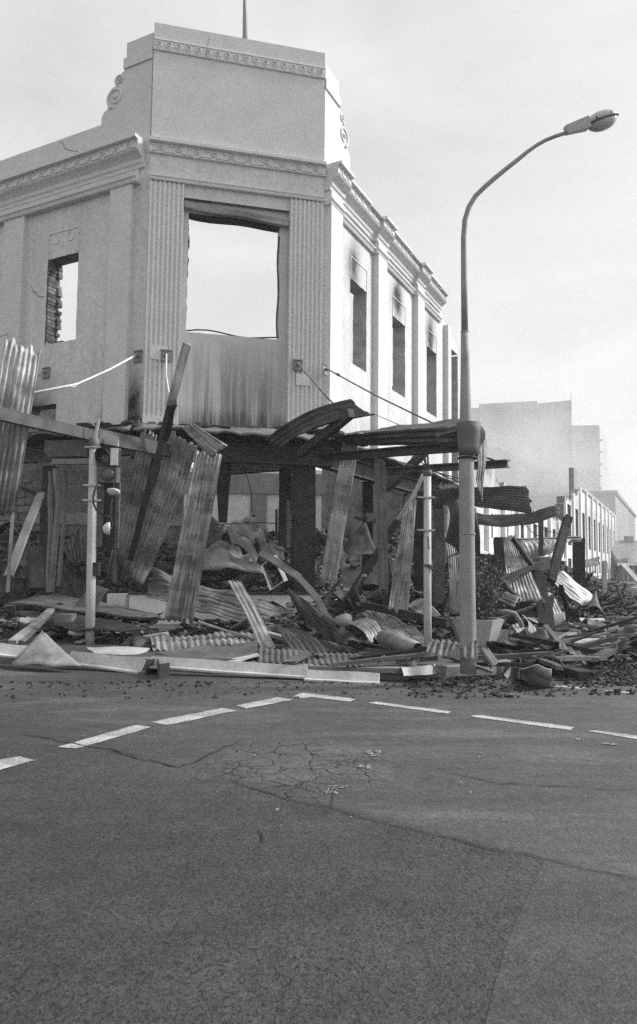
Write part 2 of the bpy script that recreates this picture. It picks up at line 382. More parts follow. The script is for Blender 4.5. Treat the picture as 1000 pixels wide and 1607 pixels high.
seedc = [0]
def sheet_mb(q, waves, amp=.024, nv=16, bend=0., bendu=0., crumple=.03, soot=None, rag=0., nper=5, curl=0., sag=0.):
    """corrugated (waves>0) or flat (waves=0) sheet over the quad TL,TR,BR,BL; ridges run TL->BL"""
    seedc[0] += 1; sd_ = seedc[0] * 3.17
    p00, p10, p11, p01 = [V(p) for p in q]
    w = ((p10 - p00).length + (p11 - p01).length) / 2; l = ((p01 - p00).length + (p11 - p10).length) / 2
    n = ((p10 - p00) + (p11 - p01)).cross((p01 - p00) + (p11 - p10)).normalized()
    if n.y > 0: n = -n                                    # faces the street
    nu = max(4, int(waves * nper)) if waves else 10
    if waves: amp = min(amp, .15 * w / waves)
    vs, uv, so, fs = [], [], [], []
    for j in range(nv + 1):
        for i in range(nu + 1):
            u, v = i / nu, j / nv
            vv = v
            if rag and j in (0, nv): vv += rag * mnoise.noise(V((u * 6 + sd_, j * 1.7, 2))) * (1 if j else -1)
            p = p00.lerp(p10, u).lerp(p01.lerp(p11, u), vv)
            o = bend * math.sin(math.pi * v) + bendu * math.sin(math.pi * u) + curl * v * v
            if waves: o += amp * math.sin(2 * math.pi * waves * u)
            o += crumple * mnoise.noise(V((u * w * 2.2 + sd_, v * l * 1.3, sd_))) + crumple * .4 * mnoise.noise(V((u * w * 6 + sd_, v * l * 4, sd_))) + crumple * 1.1 * (abs(mnoise.noise(V((u * w * 1.3 + sd_, v * l * 1.9 + u * w, sd_ + 4)))) - .2)
            vs.append(p + n * o - UP * sag * math.sin(math.pi * v)); uv.append((u * w + sd_, v * l))
            so.append(min(1., max(0., soot(u, v))) if soot else 0.)
    for j in range(nv):
        for i in range(nu):
            a = j * (nu + 1) + i; fs.append((a, a + 1, a + nu + 2, a + nu + 1))
    mb = MB(); mb.add(vs, fs, uv, so, smooth=bool(waves) or crumple > .05)
    return mb
def sheet(name, label, q, waves, mat='galv', cat='roofing sheet', group=None, parent=None, th=.004, **k):
    o = sheet_mb(q, waves, **k).build(name, mat, parent, solid=th, recalc=False)
    if not parent: tag(o, label, cat, group)
    return o
def A(*p): return at(*p)
def timber(label, a, b, w, h, mat='char', name='charred_timber', cat='timber', group=None, up=UP, warp=.02, sag=0., segs=6, taper=1., rag=.03):
    seedc[0] += 1
    o = MB().bar(a, b, w, h, up, segs, sag, warp, seedc[0] * 1.7, taper, rag).build(name, mat); return tag(o, label, cat, group)
def ground_strip(pts_px, w, z, name, mat, parent, jit=.3, seed=0):
    """thin irregular crack lying on the road along pixel points"""
    P = [onz(x, y, z) for x, y in pts_px]; fine = []
    for a, b in zip(P, P[1:]):
        n = max(2, int((b - a).length / .06))
        for i in range(n): fine.append(a.lerp(b, i / n))
    fine.append(P[-1]); vs, fs = [], []; off = 0
    for i, p in enumerate(fine):
        d = (fine[min(i + 1, len(fine) - 1)] - fine[max(i - 1, 0)]).normalized(); x = V((d.y, -d.x, 0))
        off = .055 * jit * (mnoise.noise(V((i * .35 + seed, seed, 0))) + .6 * mnoise.noise(V((i * .9, seed, 3))))
        ww = w * (.35 + .9 * abs(mnoise.noise(V((i * .4, 7 + seed, 1))))) * min(1, .25 + min(i, len(fine) - 1 - i) * .25)
        vs += [p + x * (off + ww), p + x * (off - ww)]
        if i: k = 2 * i; fs.append((k - 2, k - 1, k + 1, k))
    return MB().add(vs, fs).build(name, mat, parent)

# ------------------------------------------------------------------ the setting
def poly_sheet(name, pts, mat, parent=None):
    o = MB().add(pts, [tuple(range(len(pts)))]).build(name, mat, parent, origin=(0, 0, 0) if not parent else None); return o
road = MB().add([(-500, -60, 0), (500, -60, 0), (500, 700, 0), (-500, 700, 0)], [(0, 1, 2, 3)]).build('road', 'road', origin=(0, 0, 0)); tag(road, kind='structure')
def rag_poly(px, z, name, mat, jit=.05):
    P = [onz(x, y, z) for x, y in px]; out = []
    for a, b in zip(P, P[1:] + P[:1]):
        n = max(1, int((b - a).length / .08))
        for i in range(n):
            p = a.lerp(b, i / n); k = jit * mnoise.noise(V((p.x * 3, p.y * 3, 0))) + jit * .5 * mnoise.noise(V((p.x * 9, p.y * 9, 4)))
            out.append(V((p.x + k * .4, p.y + k, z)))
    o = MB().add(out, [tuple(range(len(out)))]).build(name, mat, origin=(0, 0, 0)); return tag(o, kind='structure')
near = [(-1.6, .2), (-2.4, 1.6)]
def rag_poly_w(P, z, name, mat, jit):
    out = []
    for a, b in zip(P, P[1:] + P[:1]):
        a, b = V((a.x, a.y, z)), V((b.x, b.y, z)); n = max(1, int((b - a).length / .06))
        for i in range(n):
            p = a.lerp(b, i / n); k = jit * mnoise.noise(V((p.x * 3, p.y * 3, 0))) + jit * .5 * mnoise.noise(V((p.x * 10, p.y * 10, 4)))
            out.append(V((p.x + k * .6, p.y + k, z)))
    return tag(MB().add(out, [tuple(range(len(out)))]).build(name, mat, origin=(0, 0, 0)), kind='structure')
seam = [onz(x, y) for x, y in ((866, 1350), (842, 1395), (822, 1440), (802, 1490), (788, 1545), (775, 1607))]
rag_poly_w([seam[0] - V((.03, 0, 0))] + [onz(1010, 1378), V((6, 1.75, 0)), V((6, -6, 0)), V((.28, -6, 0)), V((.32, .4, 0))] + [p - V((.02, 0, 0)) for p in seam[:0:-1]], .002, 'road_patch', 'road_s', .03)
# painted lane dashes (parts of the road)
for k, q in enumerate([((-20, 1196), (30, 1187), (53, 1193), (-20, 1214)), ((91, 1172), (212, 1138), (238, 1141), (121, 1175)), ((236, 1133), (350, 1111), (371, 1115), (264, 1138)),
          ((370, 1107), (436, 1094), (461, 1098), (387, 1112)), ((459, 1093), (476, 1087), (559, 1096.5), (550, 1101), (490, 1094), (475, 1096)),
          ((577, 1103), (590, 1101), (709, 1116.5), (703, 1120)), ((737, 1124), (752, 1122), (902, 1141), (896, 1146)), ((922, 1147), (934, 1146), (1030, 1158), (1030, 1165)),
          ((868, 1077), (876, 1075.5), (920, 1079), (912, 1081)), ((948, 1084), (958, 1082.5), (1010, 1088), (1010, 1091))]):
    P = [onz(x, y, .004) for x, y in q]; out = []
    for a, b in zip(P, P[1:] + P[:1]):
        n = max(2, int((b - a).length / .05))
        for i in range(n):
            p = a.lerp(b, i / n); out.append(V((p.x + .012 * mnoise.noise(p * 11), p.y + .016 * mnoise.noise(p * 13 + V((5, 0, 0))), .004)))
    MB().add(out, [tuple(range(len(out)))]).build('lane_dash', 'paint', road)
# cracks: long ones and the crazed patch in the middle
cr_lines = [([(35, 1150), (90, 1162), (150, 1172), (222, 1185)], .010), ([(165, 1178), (240, 1194), (280, 1204), (300, 1196), (345, 1176), (388, 1158)], .011),
            ([(338, 1217), (400, 1236), (470, 1258), (530, 1272), (600, 1290), (700, 1314), (800, 1336), (866, 1350), (930, 1363), (1010, 1379)], .006),
            ([(700, 1209), (735, 1218), (785, 1230), (840, 1231), (905, 1234), (960, 1238), (1005, 1236)], .006), ([(410, 1300), (413, 1322)], .012), ([(524, 1240), (527, 1268)], .008)]
for i, (p, w) in enumerate(cr_lines): ground_strip(p, w * 1.0, .006, 'crack', 'crack', road, .6, i * 5.1)
for k, (x, y, w, h) in enumerate([(530, 1236, 36, 8), (572, 1203, 22, 5), (585, 1182, 26, 8), (518, 1243, 20, 4), (955, 1167, 22, 3), (908, 1160, 12, 3)]):
    mb = MB()
    for i in range(14):
        a, b = x + random.uniform(-w / 2, w / 2), y + random.uniform(-h / 2, h / 2); l = random.uniform(1, w / 7)
        mb.add([onz(a, b, .008), onz(a + l, b - l * .25, .008), onz(a + l + 2, b - l * .25 + .8, .008), onz(a + 1, b + .9, .008)], [(0, 1, 2, 3)])
    o = mb.build('scuff_mark', 'dust', road); o['kind'] = 'stuff'

# footpath with kerb, rounded at the corner
kpx = [(-300, 1026), (-60, 1039), (150, 1047), (350, 1056), (520, 1064), (620, 1067), (700, 1065), (770, 1060), (815, 1052), (850, 1040)]
K = [onz(x, y) for x, y in kpx]
K = [V((K[0].x - 60 * .89, K[0].y + 60 * .455, 0))] + K + [K[-1] + WR.d * 320]
Kb = [V((p.x, p.y, .12)) for p in K]
def inset(pts, w):
    out = []
    for i, p in enumerate(pts):
        d = (pts[min(i + 1, len(pts) - 1)] - pts[max(i - 1, 0)]).normalized(); out.append(p + V((-d.y, d.x, 0)) * w)
    return out
Ki = inset(Kb, .16)
mb = MB(); n = len(K)
mb.add([V((p.x, p.y, -.02)) for p in K] + Kb + Ki, [(i, i + 1, n + i + 1, n + i) for i in range(n - 1)] + [(n + i, n + i + 1, 2 * n + i + 1, 2 * n + i) for i in range(n - 1)])
tag(mb.build('kerb', 'kerb'), kind='structure')
fp = [V((p.x, p.y, .121)) for p in inset(Kb, .155)]
tag(MB().add(fp + [V((10, 330, .121)), V((-70, 330, .121))], [tuple(range(n + 2))]).build('footpath', 'path', origin=(0, 0, 0)), kind='structure')

# ------------------------------------------------------------------ corner building
bld = empty('corner_building', (-1.6, 15, .12), 'burnt out two storey corner building with fluted splayed corner and tall parapet block', 'building')
def blob(s, z, cs, cz, rs, rz): return math.exp(-(((s - cs) / rs) ** 2 + ((z - cz) / rz) ** 2))
def fb(s, z, k=1.): return .5 + .5 * mnoise.noise(V((s * 1.7 * k, z * 1.7 * k, 3.3))) + .25 * mnoise.noise(V((s * 5 * k, z * 5 * k, 8)))
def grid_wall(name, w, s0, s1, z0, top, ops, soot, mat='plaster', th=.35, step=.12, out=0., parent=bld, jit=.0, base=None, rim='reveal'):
    ss = sorted(set([s0, s1] + [round(s0 + i * step, 4) for i in range(int((s1 - s0) / step) + 1)] + [x for o in ops for x in o[:2] if s0 < x < s1]))
    tmax = max(top(s) for s in ss)
    zz = sorted(set([z0, tmax] + [round(z0 + i * step, 4) for i in range(int((tmax - z0) / step) + 1)] + [x for o in ops for x in o[2:] if z0 < x < tmax]))
    def thin(a, keep):
        r = [a[0]]
        for x in a[1:]:
            if x - r[-1] < .03:
                if x in keep: r[-1] = x
            else: r.append(x)
        return r
    ss = thin(ss, {s0, s1} | {x for o in ops for x in o[:2]}); zz = thin(zz, {z0, tmax} | {x for o in ops for x in o[2:]})
    idx, vs, uv, so, fs = {}, [], [], [], []
    def vert(i, j):
        if (i, j) not in idx:
            s, z = ss[i], min(zz[j], top(ss[i])); idx[i, j] = len(vs); uv.append((s, z)); so.append(min(1, max(0, soot(s, z))))
            ds = dz = 0
            if jit:
                for a, b, c, d in ops:
                    if (abs(s - a) < .001 or abs(s - b) < .001) and c - .01 <= z <= d + .01: ds = jit * mnoise.noise(V((s * 3, z * 9, 1)))
                    if (abs(z - c) < .001 or abs(z - d) < .001) and a - .01 <= s <= b + .01: dz = jit * .6 * mnoise.noise(V((s * 9, z * 3, 6)))
            if base and j == 0: dz += base * mnoise.noise(V((s * 5, 1, 2)))
            vs.append(w.pt(s + ds, z + dz, out))
        return idx[i, j]
    for i in range(len(ss) - 1):
        for j in range(len(zz) - 1):
            s, z = (ss[i] + ss[i + 1]) / 2, (zz[j] + zz[j + 1]) / 2
            if any(a < s < b and c < z < d for a, b, c, d in ops): continue
            if zz[j] >= min(top(ss[i]), top(ss[i + 1])) - .005: continue
            fs.append((vert(i, j), vert(i + 1, j), vert(i + 1, j + 1), vert(i, j + 1)))
    mb = MB().add(vs, fs, uv, so)
    n = (vs[fs[0][1]] - vs[fs[0][0]]).cross(vs[fs[0][3]] - vs[fs[0][0]])
    if n.dot(w.n) < 0: mb.f = [f[::-1] for f in mb.f]
    o = mb.build(name, mat, parent, solid=th, offset=-1., recalc=False)
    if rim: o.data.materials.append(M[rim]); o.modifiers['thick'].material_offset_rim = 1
    return o
def profile(name, w, s0, s1, prof, mat='plaster2', parent=bld):
    """closed (out,z) profile run along a wall"""
    return MB().prism([w.pt(s0, z, o) for o, z in prof], w.d * (s1 - s0)).build(name, mat, parent)
def slab(name, w, s0, s1, z0, z1, o0, o1, mat='plaster2', parent=bld):
    return profile(name, w, s0, s1, [(o0, z0), (o1, z0), (o1, z1), (o0, z1)], mat, parent)
# left wall
LW = [(1.79, 2.65, 5.68, 7.48), (2.25, 3.02, 3.0, 4.42), (5.35, 6.2, 5.68, 7.48)]
def sootL(s, z):
    v = 1.0 * blob(s, z, 2.95, 4.2, .5, .7) + 1.0 * blob(s, z, .66, 3.75, .3, .7) + 1.0 * blob(s, z, .2, 3.8, .2, 1.0) + .5 * blob(s, z, 3.9, 4.4, .5, .5)
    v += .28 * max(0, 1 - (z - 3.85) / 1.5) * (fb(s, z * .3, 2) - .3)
    return v * (.5 + fb(s, z))
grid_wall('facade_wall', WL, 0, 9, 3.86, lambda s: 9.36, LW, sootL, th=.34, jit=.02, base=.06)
# right wall, its far end torn down
RW = [(1.34, 2.27, 5.63, 7.5), (3.92, 4.86, 5.6, 7.48), (6.64, 7.57, 5.58, 7.46), (9.1, 9.85, 3.9, 8.1)]
def topR(s): return 9.3 if s < 7.98 else max(3.9, 8.9 - .3 * (s - 8) + .3 * mnoise.noise(V((s * 4, 3, 1))) - (1.2 * max(0, s - 9.7)))
def sootR(s, z):
    v = 0
    for c, t, k in ((1.62, 7.72, 1.), (4.38, 7.95, 1.3), (7.1, 7.85, 1.3)):
        v += k * blob(s, z, c - .12, t, .34, .48) + k * .3 * blob(s, z, c, t + .6, .3, .6)
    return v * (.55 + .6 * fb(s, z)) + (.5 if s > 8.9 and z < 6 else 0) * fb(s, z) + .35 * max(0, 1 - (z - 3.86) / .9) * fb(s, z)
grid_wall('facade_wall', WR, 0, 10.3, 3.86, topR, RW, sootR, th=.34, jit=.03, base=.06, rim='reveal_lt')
# splayed corner
CO = [(.76, 2.57, 5.68, 8.07)]
grid_wall('corner_wall', WC, 0, CW, 8.3, lambda s: 9.34, [], lambda s, z: 0, th=.36, out=.0)
cp = grid_wall('infill_panel', WC, .66, 2.73, 3.88, lambda s: 8.3, CO, lambda s, z: 0, mat='drip', th=.26, out=-.1, jit=.02, rim='plaster2')
slab('pier', WC, 0, .655, 3.84, 8.3, -.36, -.002); slab('pier', WC, 2.735, CW, 3.84, 8.3, -.36, -.002)
# fluted pilasters of the corner
def fluted(s0, s1, z0, z1):
    pts = [(s0, 0), (s0, .07)]; nfl = 7; p = (s1 - s0 - .03) / nfl
    for i in range(nfl):
        a = s0 + .03 + i * p; wf = p - .028
        pts.append((a, .07))
        for k in range(1, 6): t = math.pi * k / 6; pts.append((a + wf / 2 - wf / 2 * math.cos(t), .07 - .034 * math.sin(t)))
        pts.append((a + wf, .07))
    pts += [(s1, .07), (s1, 0)]
    return MB().prism([WC.pt(s, z0, o) for s, o in pts], UP * (z1 - z0))
for a, b in ((.005, .645), (2.745, 3.4)):
    fluted(a, b, 3.98, 8.53).build('pilaster', 'plaster2', bld); slab('pilaster_base', WC, a - .01, b + .01, 3.83, 3.978, 0, .085)
slab('blank_panel', WC, .1, .42, 5.05, 5.32, .05, .073); slab('blank_panel', WC, 2.9, 3.18, 4.75, 4.98, .05, .073)
# corner mouldings
profile('moulding', WC, -.005, CW + .005, [(0, 8.55), (.075, 8.55), (.085, 8.58), (.075, 8.6), (.095, 8.625), (.095, 8.65), (0, 8.65)])
profile('cornice', WC, -.03, CW + .03, [(0, 9.1), (.05, 9.1), (.055, 9.12), (.04, 9.13), (.04, 9.29), (.12, 9.31), (.12, 9.37), (0, 9.37)])
slab('parapet_block', WC, 0, CW, 9.36, 11.76, -.32, 0)
profile('band', WC, -.01, CW + .01, [(0, 11.19), (.03, 11.19), (.035, 11.21), (.02, 11.215), (.02, 11.4), (.035, 11.405), (.03, 11.43), (0, 11.43)])
ro = MB().ring(V((0, 0, 0)), WC.d, UP, .052, .016, 12, 4); ro.box(V((0, 0, -.075)), WC.d, WC.n, UP, .04, .02, .03); ro.ellipsoid(V((0, 0, 0)), WC.d * .018, UP * .018, WC.n * .012, 6, 3)
r0 = None
for i in range(18):
    p = WC.pt(.095 + i * .1905, 11.315, .024)
    if r0 is None: r0 = ro.build('rosette', 'plaster2', bld, origin=(0, 0, 0)); r0.location = p - WO[bld]; WO[r0] = p
    else: copy_of(r0, p, bld)
def motif(w, k=1.):
    m = MB().ring(V((0, 0, .015)), w.d, UP, .05, .015, 10, 4); m.ellipsoid(V((0, 0, .015)), w.d * .018, UP * .018, w.n * .014, 6, 3)
    for sgn in (-1, 1): m.prism([w.d * (sgn * .06) + V((0, 0, -.03)), w.d * (sgn * .17) + V((0, 0, -.075)), w.d * (sgn * .05) + V((0, 0, -.075))], w.n * .016)
    m.prism([w.d * -.17 + V((0, 0, .065)), w.d * -.09 + V((0, 0, .065)), w.d * -.13 + V((0, 0, .03))], w.n * .014)
    return m
m0 = None
for i in range(10):
    p = WC.pt(.18 + i * .341, 9.205, .046)
    if m0 is None: m0 = motif(WC).build('scroll_motif', 'plaster2', bld, origin=(0, 0, 0)); m0.location = p - WO[bld]; WO[m0] = p
    else: copy_of(m0, p, bld)
# side cornices and friezes
def corn(o): return [(0, 8.84), (.04 + o, 8.84), (.05 + o, 8.9), (.08 + o, 8.93), (.09 + o, 9.0), (.16 + o, 9.06), (.22 + o, 9.1), (.24 + o, 9.13), (.22 + o, 9.14), (.22 + o, 9.3), (.3 + o, 9.32), (.3 + o, 9.38), (0, 9.38)]
profile('cornice', WL, .13, 9, corn(.0)); profile('moulding', WL, .22, 9, [(0, 8.53), (.13, 8.53), (.15, 8.57), (.13, 8.6), (.17, 8.63), (.17, 8.66), (0, 8.66)])
slab('frieze', WL, .26, 9, 8.662, 8.838, 0, .03)
mL = None
for i in range(26):
    p = WL.pt(.35 + i * .335, 9.22, .226)
    if mL is None: mL = motif(WL).build('scroll_motif', 'plaster2', bld, origin=(0, 0, 0)); mL.location = p - WO[bld]; WO[mL] = p
    else: copy_of(mL, p, bld)
pilR = [(.07, .62), (2.63, 3.18), (5.47, 6.02), (8.28, 8.6)]
segs = []; prev = .07
for a, b in pilR[:3] + [(7.9, 7.9)]:
    if a > prev + .01: segs.append((prev, a, .0))
    if b > a: segs.append((a, b, .09))
    prev = b
for a, b, o in segs:
    a2, b2 = (a - .06, b + .06) if o else (a + .0601, b - .0601)
    if a2 < .03: a2 = .03
    nocap = [(x, min(z, 9.302)) for x, z in corn(o) if (x, z) != (.3 + o, 9.32)]
    if o: profile('cornice', WR, a2, b2, corn(o))
    else: m_ = a2 + (b2 - a2) * .62; profile('cornice', WR, a2, m_, corn(o)); profile('cornice', WR, m_, b2, nocap)
    profile('moulding', WR, a2, b2, [(0, 8.53), (.06 + o, 8.53), (.08 + o, 8.57), (.06 + o, 8.6), (.1 + o, 8.63), (.1 + o, 8.66), (0, 8.66)])
mR = None
for a, b, o in segs:
    k = max(1, round((b - a) / .335))
    for i in range(k):
        p = WR.pt(a + (i + .5) * (b - a) / k, 9.22, .226 + o)
        if mR is None: mR = motif(WR).build('scroll_motif', 'plaster2', bld, origin=(0, 0, 0)); mR.location = p - WO[bld]; WO[mR] = p
        else: copy_of(mR, p, bld)
for a, b in pilR: slab('pilaster', WR, a, b, 3.84, 8.84 if a < 8 else 8.6, 0, .15)
for a, b in ((.36, .9), (3.29, 3.9), (6.6, 7.2)): slab('pilaster', WL, a, b, 3.84, 8.528, 0, .1)
# corner buttress strips (recess next to the splay)
# side parapets with scrolled shoulders
def parapet(w, smax, low=10.03):
    out = [(0.03, 9.36), (.03, 11.56), (.69, 11.56), (.69, 11.24), (.73, 11.22), (.73, 11.0), (.8, 10.97), (.92, 10.92), (.97, 10.82), (.94, 10.74), (1.04, 10.73), (1.14, 10.65), (1.17, 10.52), (1.13, 10.36), (1.17, 10.3), (1.25, 10.27), (1.28, 10.2), (1.3, 10.19), (1.3, low), (smax, low), (smax, 9.36)]
    MB().prism([w.pt(s, z, -.003) for s, z in out], w.n * -.3).build('parapet', 'plaster2', bld)
    slab('band', w, .02, .735, 11.02, 11.23, -.003, .03)
    for cs, cz, r, dirn in ((.94, 10.5, .22, 1), (.85, 10.84, .115, 1)):
        pts = []
        for i in range(34):
            t = i / 33; a = -1.2 + t * 2 * math.pi * 1.7; rr = r * (1 - .86 * t); pts.append(w.pt(cs + rr * math.cos(a), cz + rr * math.sin(a), .0))
        MB().tube(pts, [.034 * (1 - .45 * i / 33) * (r / .22) ** .4 for i in range(34)], 6).build('volute', 'plaster2', bld)
        c = w.pt(cs, cz, .0); MB().ellipsoid(c, w.d * r * .2, UP * r * .2, w.n * .05, 8, 4).build('volute_eye', 'plaster2', bld)
parapet(WL, 9)
parapet(WR, 1.9, 9.7)
# window hoods: sunk decorated panel with a thin frame over each upper window
def hood(w, a, b, z0, z1):
    mb = MB()
    for s0, s1, q0, q1 in ((a, b, z1 - .018, z1), (a, a + .018, z0, z1 - .018), (b - .018, b, z0, z1 - .018)):
        mb.prism([w.pt(s0, q0, 0), w.pt(s1, q0, 0), w.pt(s1, q1, 0), w.pt(s0, q1, 0)], w.n * .014)
    for sg in (-1, 1) if w is WL else ():
        c = (a + b) / 2; pts = []
        for i in range(12):
            t = i / 11; ang = math.pi * (.5 + sg * 1.35 * t); rr = .13 - .07 * t; pts.append(w.pt(c + sg * .22 + rr * math.cos(ang), z1 - .17 + rr * math.sin(ang), .004))
        mb.tube(pts, .012, 5)
    mb.build('window_hood', 'plaster2', bld)
hood(WL, 1.79, 2.65, 7.5, 8.02)
for a, b, c, d in RW[:3]: hood(WR, a, b, d + .02, 8.0)
# exposed bricks in the left window reveal
bk = None
for i in range(23):
    z = 5.69 + i * .078
    o = MB().box(WL.pt(2.645 - random.uniform(0, .012), z + .036, -.12), WL.d, WL.n, UP, .04 + random.uniform(0, .03), .22, .066, .004).build('brick', 'brick', bld)
    if random.random() < .85: MB().box(WL.pt(2.63 - random.uniform(0, .05), z + .036, -.285), WL.d, WL.n, UP, .07, .1, .066, .004).build('brick', 'brick', bld)
# big window: sagging timber blind box, ragged left edge, warped strips of frame
mb = MB(); mb.bar(WC.pt(.67, 8.15, -.02), WC.pt(2.72, 8.02, -.02), .1, .13, UP, 10, 0, .06, 4.2); mb.build('lintel_board', 'wood', bld)
mb = MB(); mb.bar(WC.pt(.7, 8.06, -.2), WC.pt(2.7, 7.98, -.2), .16, .07, UP, 8, 0, .05, 7.2); mb.build('window_head', 'char', bld)
mb = MB(); mb.tube([WC.pt(.77 + i * .2, 5.715 + .035 * math.sin(i * .75), -.13 + .04 * math.sin(i)) for i in range(10)], .014, 6); mb.build('window_sill_strip', 'steel_dk', bld)
mb = MB(); mb.bar(WC.pt(2.55, 7.8, -.15), WC.pt(2.56, 5.75, -.15), .03, .035, WC.n, 12, 0, .06, 2.7); mb.build('window_frame_strip', 'steel_dk', bld)
for i in range(14):
    z = 6.85 + i * .075
    if random.random() < .8: MB().box(WC.pt(.755, z, -.22), WC.d, WC.n, UP, random.uniform(.02, .07), .1, .066, .004).build('brick', 'brick', bld)
mb = MB(); mb.tube([WL.pt(2.2 + .3 * t, 5.71 + .03 * math.sin(t * 5), -.1) for t in [i / 8 for i in range(9)]], .014, 6); mb.build('window_sill_strip', 'steel_dk', bld)
# torn leftover of frame in first right window
MB().prism([WR.pt(1.37, 5.66, -.3), WR.pt(1.6, 5.66, -.3), WR.pt(1.52, 5.9, -.3), WR.pt(1.6, 6.2, -.3), WR.pt(1.45, 6.0, -.3)], WR.n * .02).build('frame_remnant', 'char', bld)
# wall cracks
def wall_crack(w, pts, wd, out=.003):
    P = [w.pt(*w.sz(x, y, out), out) for x, y in pts]; fine = []
    for a, b in zip(P, P[1:]):
        for i in range(4): fine.append(a.lerp(b, i / 4) + (w.d * random.uniform(-.008, .008) + UP * random.uniform(-.008, .008)))
    fine.append(P[-1]); vs, fs = [], []
    for i, p in enumerate(fine):
        d = (fine[min(i + 1, len(fine) - 1)] - fine[max(i - 1, 0)]).normalized(); x = d.cross(w.n); ww = wd * random.uniform(.4, 1); vs += [p + x * ww, p - x * ww]
        if i: k = 2 * i; fs.append((k - 2, k - 1, k + 1, k))
    MB().add(vs, fs).build('crack', 'cracklt', bld)
wall_crack(WL, [(94, 222), (100, 226), (101, 233), (114, 237), (123, 237), (124, 248)], .008)
wall_crack(WL, [(-6, 428), (10, 436), (20, 438)], .007); wall_crack(WL, [(48, 446), (52, 456), (60, 465), (70, 466)], .009); wall_crack(WL, [(158, 542), (163, 560)], .005)
wall_crack(WC, [(329, 54), (327, 66), (325, 74), (323, 92)], .006, .035)
wall_crack(WL, [(27, 605), (28, 616)], .004)
# flagpole behind the parapet
fpb = at(385, 70, 14.4); MB().tube([fpb - UP * .5, at(385, 40, 14.4), at(384, -10, 14.4), at(384, -120, 14.4)], [.06, .055, .03, .02], 8).build('flagpole', 'lampost', bld)
# iron anchor plates and hanger rods that held the verandah
def anchor(w, px, py, out=.1):
    s, z = w.sz(px, py, out); mb = MB(); mb.box(w.pt(s, z, out + .008), w.d, w.n, UP, .2, .016, .22); mb.tube([w.pt(s, z, out), w.pt(s, z, out + .08)], .03, 6)
    mb.box(w.pt(s, z + .1, out + .025), w.d, w.n, UP, .2, .02, .02); mb.box(w.pt(s, z - .1, out + .025), w.d, w.n, UP, .2, .02, .02); mb.build('anchor_plate', 'plate', bld); return w.pt(s, z, out + .07)
def rod(pts, r=.016, mat='rod'): MB().tube(pts, r, 6).build('tie_rod', mat, bld)
p = anchor(WL, 217, 559, .005); q = at(52, 616, 11.0)
rod([p, p.lerp(q, .3) - UP * .09, p.lerp(q, .62) - UP * .13, q], .019)
tb = p.lerp(q, .64) - UP * .13; MB().ellipsoid(tb, (q - p).normalized() * .12, UP * .03, WL.n * .03, 8, 5).build('turnbuckle', 'rod', bld)
anchor(WL, 73, 585, .005); anchor(WL, 18, 525, .005)
rod([WL.pt(*WL.sz(73, 585), .08), at(54, 594, 12.5)], .008, 'rod_dk'); rod([WL.pt(*WL.sz(16, 526), .08), at(-12, 533, 12.5)], .008, 'rod_dk')
p = anchor(WC, 261, 558, .073); rod([p, at(261, 590, 12.9), at(264, 610, 12.7), at(268, 628, 12.4)], .016)
p = anchor(WC, 467, 573, .073); q = at(527, 638, 12.2); rod([p, p.lerp(q, .5), q], .018, 'plate')
MB().ellipsoid(p.lerp(q, .62), (q - p).normalized() * .1, UP * .03, V((1, 0, 0)) * .03, 8, 5).build('turnbuckle', 'plate', bld)
p = anchor(WR, 509, 580, .15); q = at(692, 670, 10.6); rod([p, p.lerp(q, .5) - UP * .03, q], .014, 'rod_dk'); MB().ellipsoid(p.lerp(q, .12), (q - p).normalized() * .1, UP * .03, V((1, 0, 0)) * .03, 8, 5).build('turnbuckle', 'rod_dk', bld)
rod([at(588, 650, 15.5), at(690, 694, 11.3)], .009, 'rod_dk'); rod([at(604, 718, 12.), at(724, 752, 10)], .009, 'rod_dk')
# head beams, stub of verandah roof and posts of the ground floor
MB().ibeam(WC.pt(-.2, 3.36, -.05), WC.pt(CW + .25, 3.36, -.05), .22, .36, .03).build('head_beam', 'steel_dk', bld)
MB().ibeam(WL.pt(.1, 3.42, -.05), WL.pt(9, 3.42, -.05), .22, .3, .03).build('head_beam', 'steel', bld)
MB().ibeam(WR.pt(.1, 3.36, -.05), WR.pt(10, 3.36, -.05), .22, .36, .03).build('head_beam', 'steel_dk', bld)
slab('verandah_plate', WC, -.1, CW + .15, 3.53, 3.87, -.3, -.03, 'char'); slab('verandah_plate', WL, .0, 9, 3.56, 3.9, -.3, -.03, 'char'); slab('verandah_plate', WR, .1, 10, 3.53, 3.9, -.3, -.03, 'char')
def stub(w, a, b, o, z, mat):
    q = [w.pt(a, z + .1, -.05), w.pt(a, z - .06, o), w.pt(b, z - .06, o), w.pt(b, z + .1, -.05)]
    sheet_mb(q, 0, nv=26, crumple=.1, rag=.04).build('verandah_stub', mat, bld, solid=.05, recalc=False)
stub(WC, -.1, CW + .2, .55, 3.72, 'steel_lt'); stub(WL, 0, 5, .5, 3.72, 'steel'); stub(WR, .2, 8, .45, 3.72, 'steel')
mb = MB()
for i in range(44):
    w, s = random.choice(((WC, random.uniform(0, CW)), (WL, random.uniform(0, 2.2)), (WR, random.uniform(0, 1.5))))
    k = random.uniform(.05, .14); mb.box(w.pt(s, 3.79 + k * .3, random.uniform(.05, .4)), w.d, w.n, UP, k * 2, k, k * .6, .02)
o = mb.build('ledge_rubble', 'rubble', bld); o['kind'] = 'stuff'
